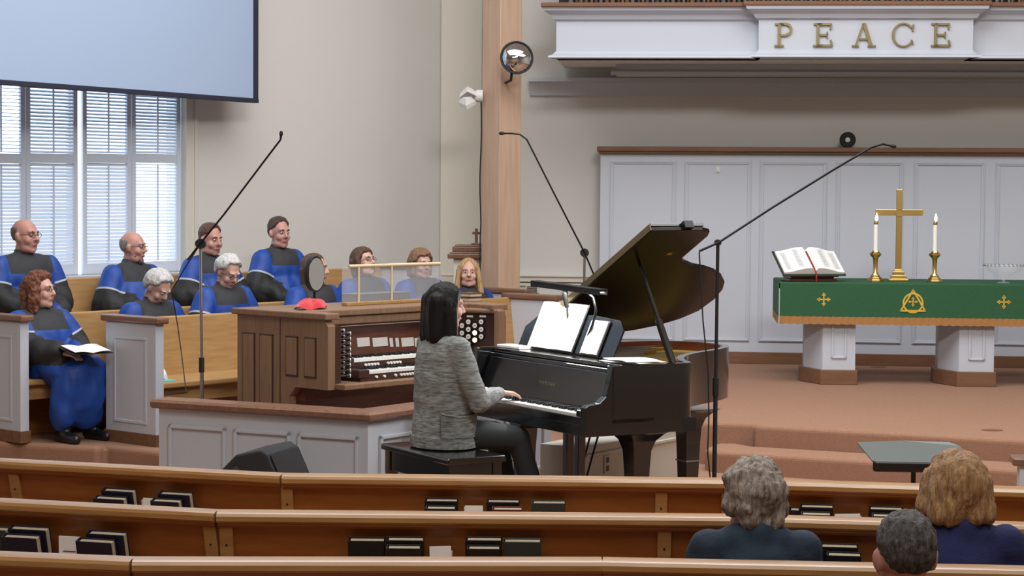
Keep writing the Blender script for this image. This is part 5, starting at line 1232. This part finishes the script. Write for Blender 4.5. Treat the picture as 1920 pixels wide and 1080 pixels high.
        for i in (0, 1):
            E_ = Vector(arms[i][0]); d_ = (E_ - S_[i]).normalized()
            for q in (.50, .56): pl_.append((tuple(S_[i].lerp(E_, q)), tuple(d_)))
            cuts.append((S_[i], E_, d_, (E_ - S_[i]).length))
        cut(me, pl_)
        def cls(cc):
            out = []
            for q in cc:
                v = Vector(q); r = 'robe'
                i = 0 if v.x < 0 else 1; A_, E_, d_, L_ = cuts[i]; W_ = Vector(arms[i][1]); al = (v - A_).dot(d_) / L_
                def sd(a, b_): h_ = max(0, min(1, (v - a).dot(b_ - a) / (b_ - a).length_squared)); return (v - a.lerp(b_, h_)).length
                near = sd(A_, E_) < .125 and abs(v.x) > .155 * k; fore = sd(E_, W_.lerp(E_, .1)) < .125 and v.z > .10
                if (near or fore) and al > .50 and abs(v.x) > .10: r = ('piping' if (al < .56 and near) else 'sleeve') + str(i)
                elif v.z > zy and abs(v.x) < .155 * k: r = 'yoke'
                out.append(r)
            return out
        for nm_, m_ in split(me, cls).items():
            smooth_all(m_); nm_ = nm_.rstrip('01'); link({'robe': 'choir_robe', 'yoke': 'robe_yoke', 'sleeve': 'robe_sleeve', 'piping': 'sleeve_piping'}[nm_], m_, {'robe': 'robe_blue', 'yoke': 'robe_yoke', 'sleeve': 'robe_sleeve', 'piping': 'piping'}[nm_], t)
        for i, s_ in enumerate((-1, 1)):
            A_ = Vector(Ls[i][1]); sh = MB(); sh.cap(A_ + Vector((0, -.045, -.05)), A_ + Vector((s_ * .015, .13, -.062)), .045, .037); sh.cap(A_ + Vector((0, -.01, -.03)), A_ + Vector((0, .0, .02)), .046, .044); m_ = remesh(sh, .012, 2); smooth_all(m_); link('shoe', m_, 'satin_black', t)
    else:
        top_mt, leg_mt = outfit
        c = MB(); k = wide
        long_ = top_mt == 'knit'
        if long_: c.loft([[(a_ * math.cos(2 * math.pi * j / 24), y_ + b_ * math.sin(2 * math.pi * j / 24), z_) for j in range(24)] for a_, b_, y_, z_ in ((.19, .155, -.005, .012), (.20, .165, -.005, .05), (.195, .16, .0, .18), (.19, .15, Lf * .35, .30), (.195, .15, Lf * .65, zs - .18), (.195, .135, Lf * .85, zs - .07), (.17, .10, Lf * .95, zs + .0), (.09, .07, Lf - .005, zs + .03))])
        else: c.ball((0, Lf * .85, zs - .14), (.178 * k, .128, .17), None, 20, 14); c.ball((0, Lf * .45 + .01, .22), (.165 * k, .132, .20), None, 20, 14)
        c.cap(S_[0], S_[1], .062, .062); c.cap((-.07, Lf - .005, zs - .005), (.07, Lf - .005, zs - .005), .058, .058)
        c.cap((0, Lf - .014, zs - .03), (0, Lf - .014, zs + .02 * hs), .074 * hs, .064 * hs)
        if not long_: c.ball((0, .0, .10), (.185 * k, .145, .13))
        for i, s_ in enumerate((-1, 1)):
            E_, W_ = Vector(arms[i][0]), Vector(arms[i][1]); c.cap(S_[i], E_, .068, .062); c.cap(E_, E_.lerp(W_, .95), .062, .042)
        me = remesh(c, .012, 4, .5)
        def fold(co, nr): return np.array([mnoise.noise(Vector((q[0] * 7, q[1] * 7, q[2] * 11)) + seed) * .011 + mnoise.noise(Vector((q[0] * 16, q[1] * 16, q[2] * 26)) + seed) * .004 for q in co])
        if long_:
            EL = lambda a, r0, z, y0=-.003: ((.198 + r0) * math.cos(a), y0 + (.163 + r0) * math.sin(a), z)
            n = 72; hb_ = MB(); hb_.loft([[EL(2 * math.pi * j / n, (.010 + .004 * (j % 2)), z) for j in range(n)] for z in (.008, .07)]); hb_.build('hem_band', 'knit', t)
            pk = MB(); A__ = [R(-38 + 82 * j / 24) for j in range(25)]
            pk.loft([[EL(a, .004, .07), EL(a, .004, .20 - .02 * math.sin((a + .66) * 2.2)), EL(a, .016, .20 - .02 * math.sin((a + .66) * 2.2)), EL(a, .016, .07)] for a in A__]); pk.build('pocket', 'knit', t, smooth=40)
            pk = MB(); pk.tube([EL(a, .016, .205 - .02 * math.sin((a + .66) * 2.2)) for a in A__], .006, 6); pk.build('pocket_edge', 'knit', t, smooth=60)
        displace(me, fold); smooth_all(me); link({'knit': 'cardigan', 'jacket_teal': 'jacket', 'sweater_navy': 'sweater', 'shirt_dark': 'shirt'}[top_mt], me, top_mt, t)
        c = MB(); c.ball((0, .01, .10), (.172, .138, .11))
        for i, s_ in enumerate((-1, 1)):
            K_, A_ = Ls[i]; c.cap((s_ * .088, .03, .085), K_, .092, .070); c.cap(K_, A_, .068, .05)
        me = remesh(c, .014, 3); smooth_all(me); link('trousers', me, leg_mt, t)
        for i, s_ in enumerate((-1, 1)):
            A_ = Vector(Ls[i][1]); sh = MB(); sh.cap(A_ + Vector((0, -.045, -.05)), A_ + Vector((s_ * .015, .13, -.062)), .042, .034); m_ = remesh(sh, .012, 2); smooth_all(m_); link('shoe', m_, 'satin_black', t)
    return t, HM

def dir_rz(ang): return R(ang - 90)
def choir(k, px, ytop, zf, label, dz=0.0, body=-40, **kw):
    p = rowpt(k, px, ytop); seat = zf + .42; T = at(px, ytop, p.y).z - seat + dz
    return person(label, (p.x, p.y, seat), dir_rz(body), T, **kw)
G = 'robed choir members'
G_ = dict(group=G)
choir(KC, 45, 410, .40, 'bald robed man with glasses, leftmost in the back choir row', hair=('bald', 'hair_stubble'), glasses=True, fat=1.12, wide=1.22, head=(14, 0, 0), hs=1.05, brow='hair_brown', **G_)
choir(KC, 246, 434, .40, 'balding robed man with beard and glasses behind a white haired woman', hair=('bald', 'hair_grey'), glasses=True, beard=True, head=(28, 2, 0), hs=1.0, **G_)
choir(KC, 392, 420, .40, 'brown haired robed man behind the chrome microphone stand', hair=('short', 'hair_brown'), head=(0, 6, 0), fat=1.08, hs=1.02, **G_)
choir(KC, 522, 409, .40, 'dark haired robed man, rightmost in the back choir row', hair=('short', 'hair_dark'), head=(-8, 2, 0), hs=1.02, fat=.96, **G_)
lady, LHM = choir(KB, 74, 514, ZC, 'curly auburn haired robed woman holding a white booklet', hair=('curly', 'hair_auburn'), glasses=True, head=(24, -4, 0), hs=.98, wide=1.0, skin='skin_pale', voxel=.007,
     arms=[((-.26, .06, .18), (-.10, .31, .17), (.8, .5, -.1), (0, .2, 1)), ((.195, .13, .17), (.12, .40, .185), (-.45, .9, -.15), (.1, .15, 1))], curl=14, **G_)
choir(KB, 272, 508, ZC, 'white haired robed woman with bowed head, left of the two', dz=.03, hair=('white_curl', 'hair_white'), head=(10, 36, 0), hs=.98, lean=.16, skin='skin_pale', **G_)
choir(KB, 416, 481, ZC, 'white haired robed woman looking down behind the chrome microphone stand', dz=.02, hair=('white_curl', 'hair_white'), glasses=True, head=(-2, 26, 0), hs=.98, lean=.05, skin='skin_pale', **G_)
choir(KB, 588, 477, ZC, 'robed woman with brown hair behind the oval organ mirror', hair=('long', 'hair_brown'), head=(34, 0, 0), hs=.98, skin='skin_pale', **G_)
choir(KB, 683, 465, ZC, 'robed woman with a brown bob tilting her head back behind the organ rack', hair=('bob', 'hair_brown'), glasses=True, head=(4, -12, 0), hs=.98, skin='skin_pale', **G_)
choir(KB, 788, 468, ZC, 'robed woman with wavy sandy hair and glasses behind the organ rack', hair=('wavy', 'hair_light'), glasses=True, head=(-14, 4, 0), hs=.98, skin='skin_pale', **G_)
choir(KB, 880, 486, ZC, 'robed woman with long blonde hair facing the camera beside the wooden post', hair=('long', 'hair_blonde'), head=(-46, -4, 0), hs=1.0, skin='skin_pale', **G_)
# booklet held by the woman on the left
bl = lady.matrix_basis if False else Matrix.Translation(lady.location) @ RZ(lady.rotation_euler.z)
o = bpy.data.objects.new('booklet', None); col.objects.link(o); tag(o, 'open white booklet held on the lap of the auburn haired woman', 'booklet')
o.matrix_world = bl @ T3(.045, .555, .205) @ RZ(R(-12)) @ Matrix.Rotation(R(-8), 4, 'X')
for sg in (-1, 1):
    MB().loft([[(sg * a, -.10, .004 + .012 * math.sin(a * 18)), (sg * a, .12, .004 + .012 * math.sin(a * 18)), (sg * a, .12, .007 + .012 * math.sin(a * 18)), (sg * a, -.10, .007 + .012 * math.sin(a * 18))] for a in [.0 + .013 * k for k in range(11)]]).build('page', 'paper', o, smooth=40)
MB().box((0, .01, .0), (.29, .225, .004)).build('cover', 'cover_black', o)

# pianist
pb_ = PM @ Vector((-.10, -.385, .49)); prz = PRZ
wr = Matrix.Translation(pb_) @ RZ(prz)
def pl_local(s_, d_, z_): return wr.inverted() @ (PM @ Vector((s_, d_, z_)))
rh, lh = pl_local(-.10, -.025, .775), pl_local(-.42, -.02, .775)
person('pianist with long black hair in a grey knit cardigan at the piano', pb_, prz, at(835, 533, pb_.y).z - .49, hs=1.0, head=(-10, 4, 0), skin='skin_pale', hair=('pian', 'hair_black'), outfit=('knit', 'trousers'), lean=-.02,
       arms=[((-.24, .10, .27), tuple(lh), (.1, 1, -.15), (0, .2, 1)), ((.255, .07, .27), tuple(rh), (-.12, 1, -.12), (0, .2, 1))], legs=[((-.12, .40, .04), (-.10, .50, -.38)), ((.13, .40, .04), (.12, .54, -.38))], voxel=.0065, curl=18)

# three people in the nave pews
NA = [((-.225, .08, .17), (-.10, .30, .17), (1, .35, -.1), (-.1, .3, 1)), ((.225, .08, .17), (.10, .30, .17), (-1, .35, -.1), (.1, .3, 1))]
def nave(label, px, ytop, Y, **kw):
    kw['arms'] = NA
    p = at(px, ytop, Y); seat = ZN + .43
    return person(label, (p.x, Y, seat), dir_rz(90 + kw.pop('turn', 0)), p.z - seat, **kw)
nave('woman with curly grey hair in a dark blue jacket, seen from behind', 1418, 872, 6.42, hair=('back_curly', 'hair_grey'), outfit=('jacket_teal', 'trousers'), head=(10, 4, 4), hs=.98, wide=.84, turn=6, voxel=.0075, sh=.06, neckf=.03)
nave('woman with a sandy bob in a navy sweater, seen from behind', 1800, 854, 6.42, hair=('back_bob', 'hair_sandy'), outfit=('sweater_navy', 'trousers'), head=(4, 2, 0), hs=1.0, wide=.88, skin='skin_pale', turn=2, voxel=.0075, sh=.05, neckf=.02)
nave('dark haired man seen from behind at the bottom edge', 1702, 962, 5.5, hair=('back_short', 'hair_salt'), outfit=('shirt_dark', 'trousers'), head=(4, 4, 0), hs=1.03, turn=3, voxel=.0075)
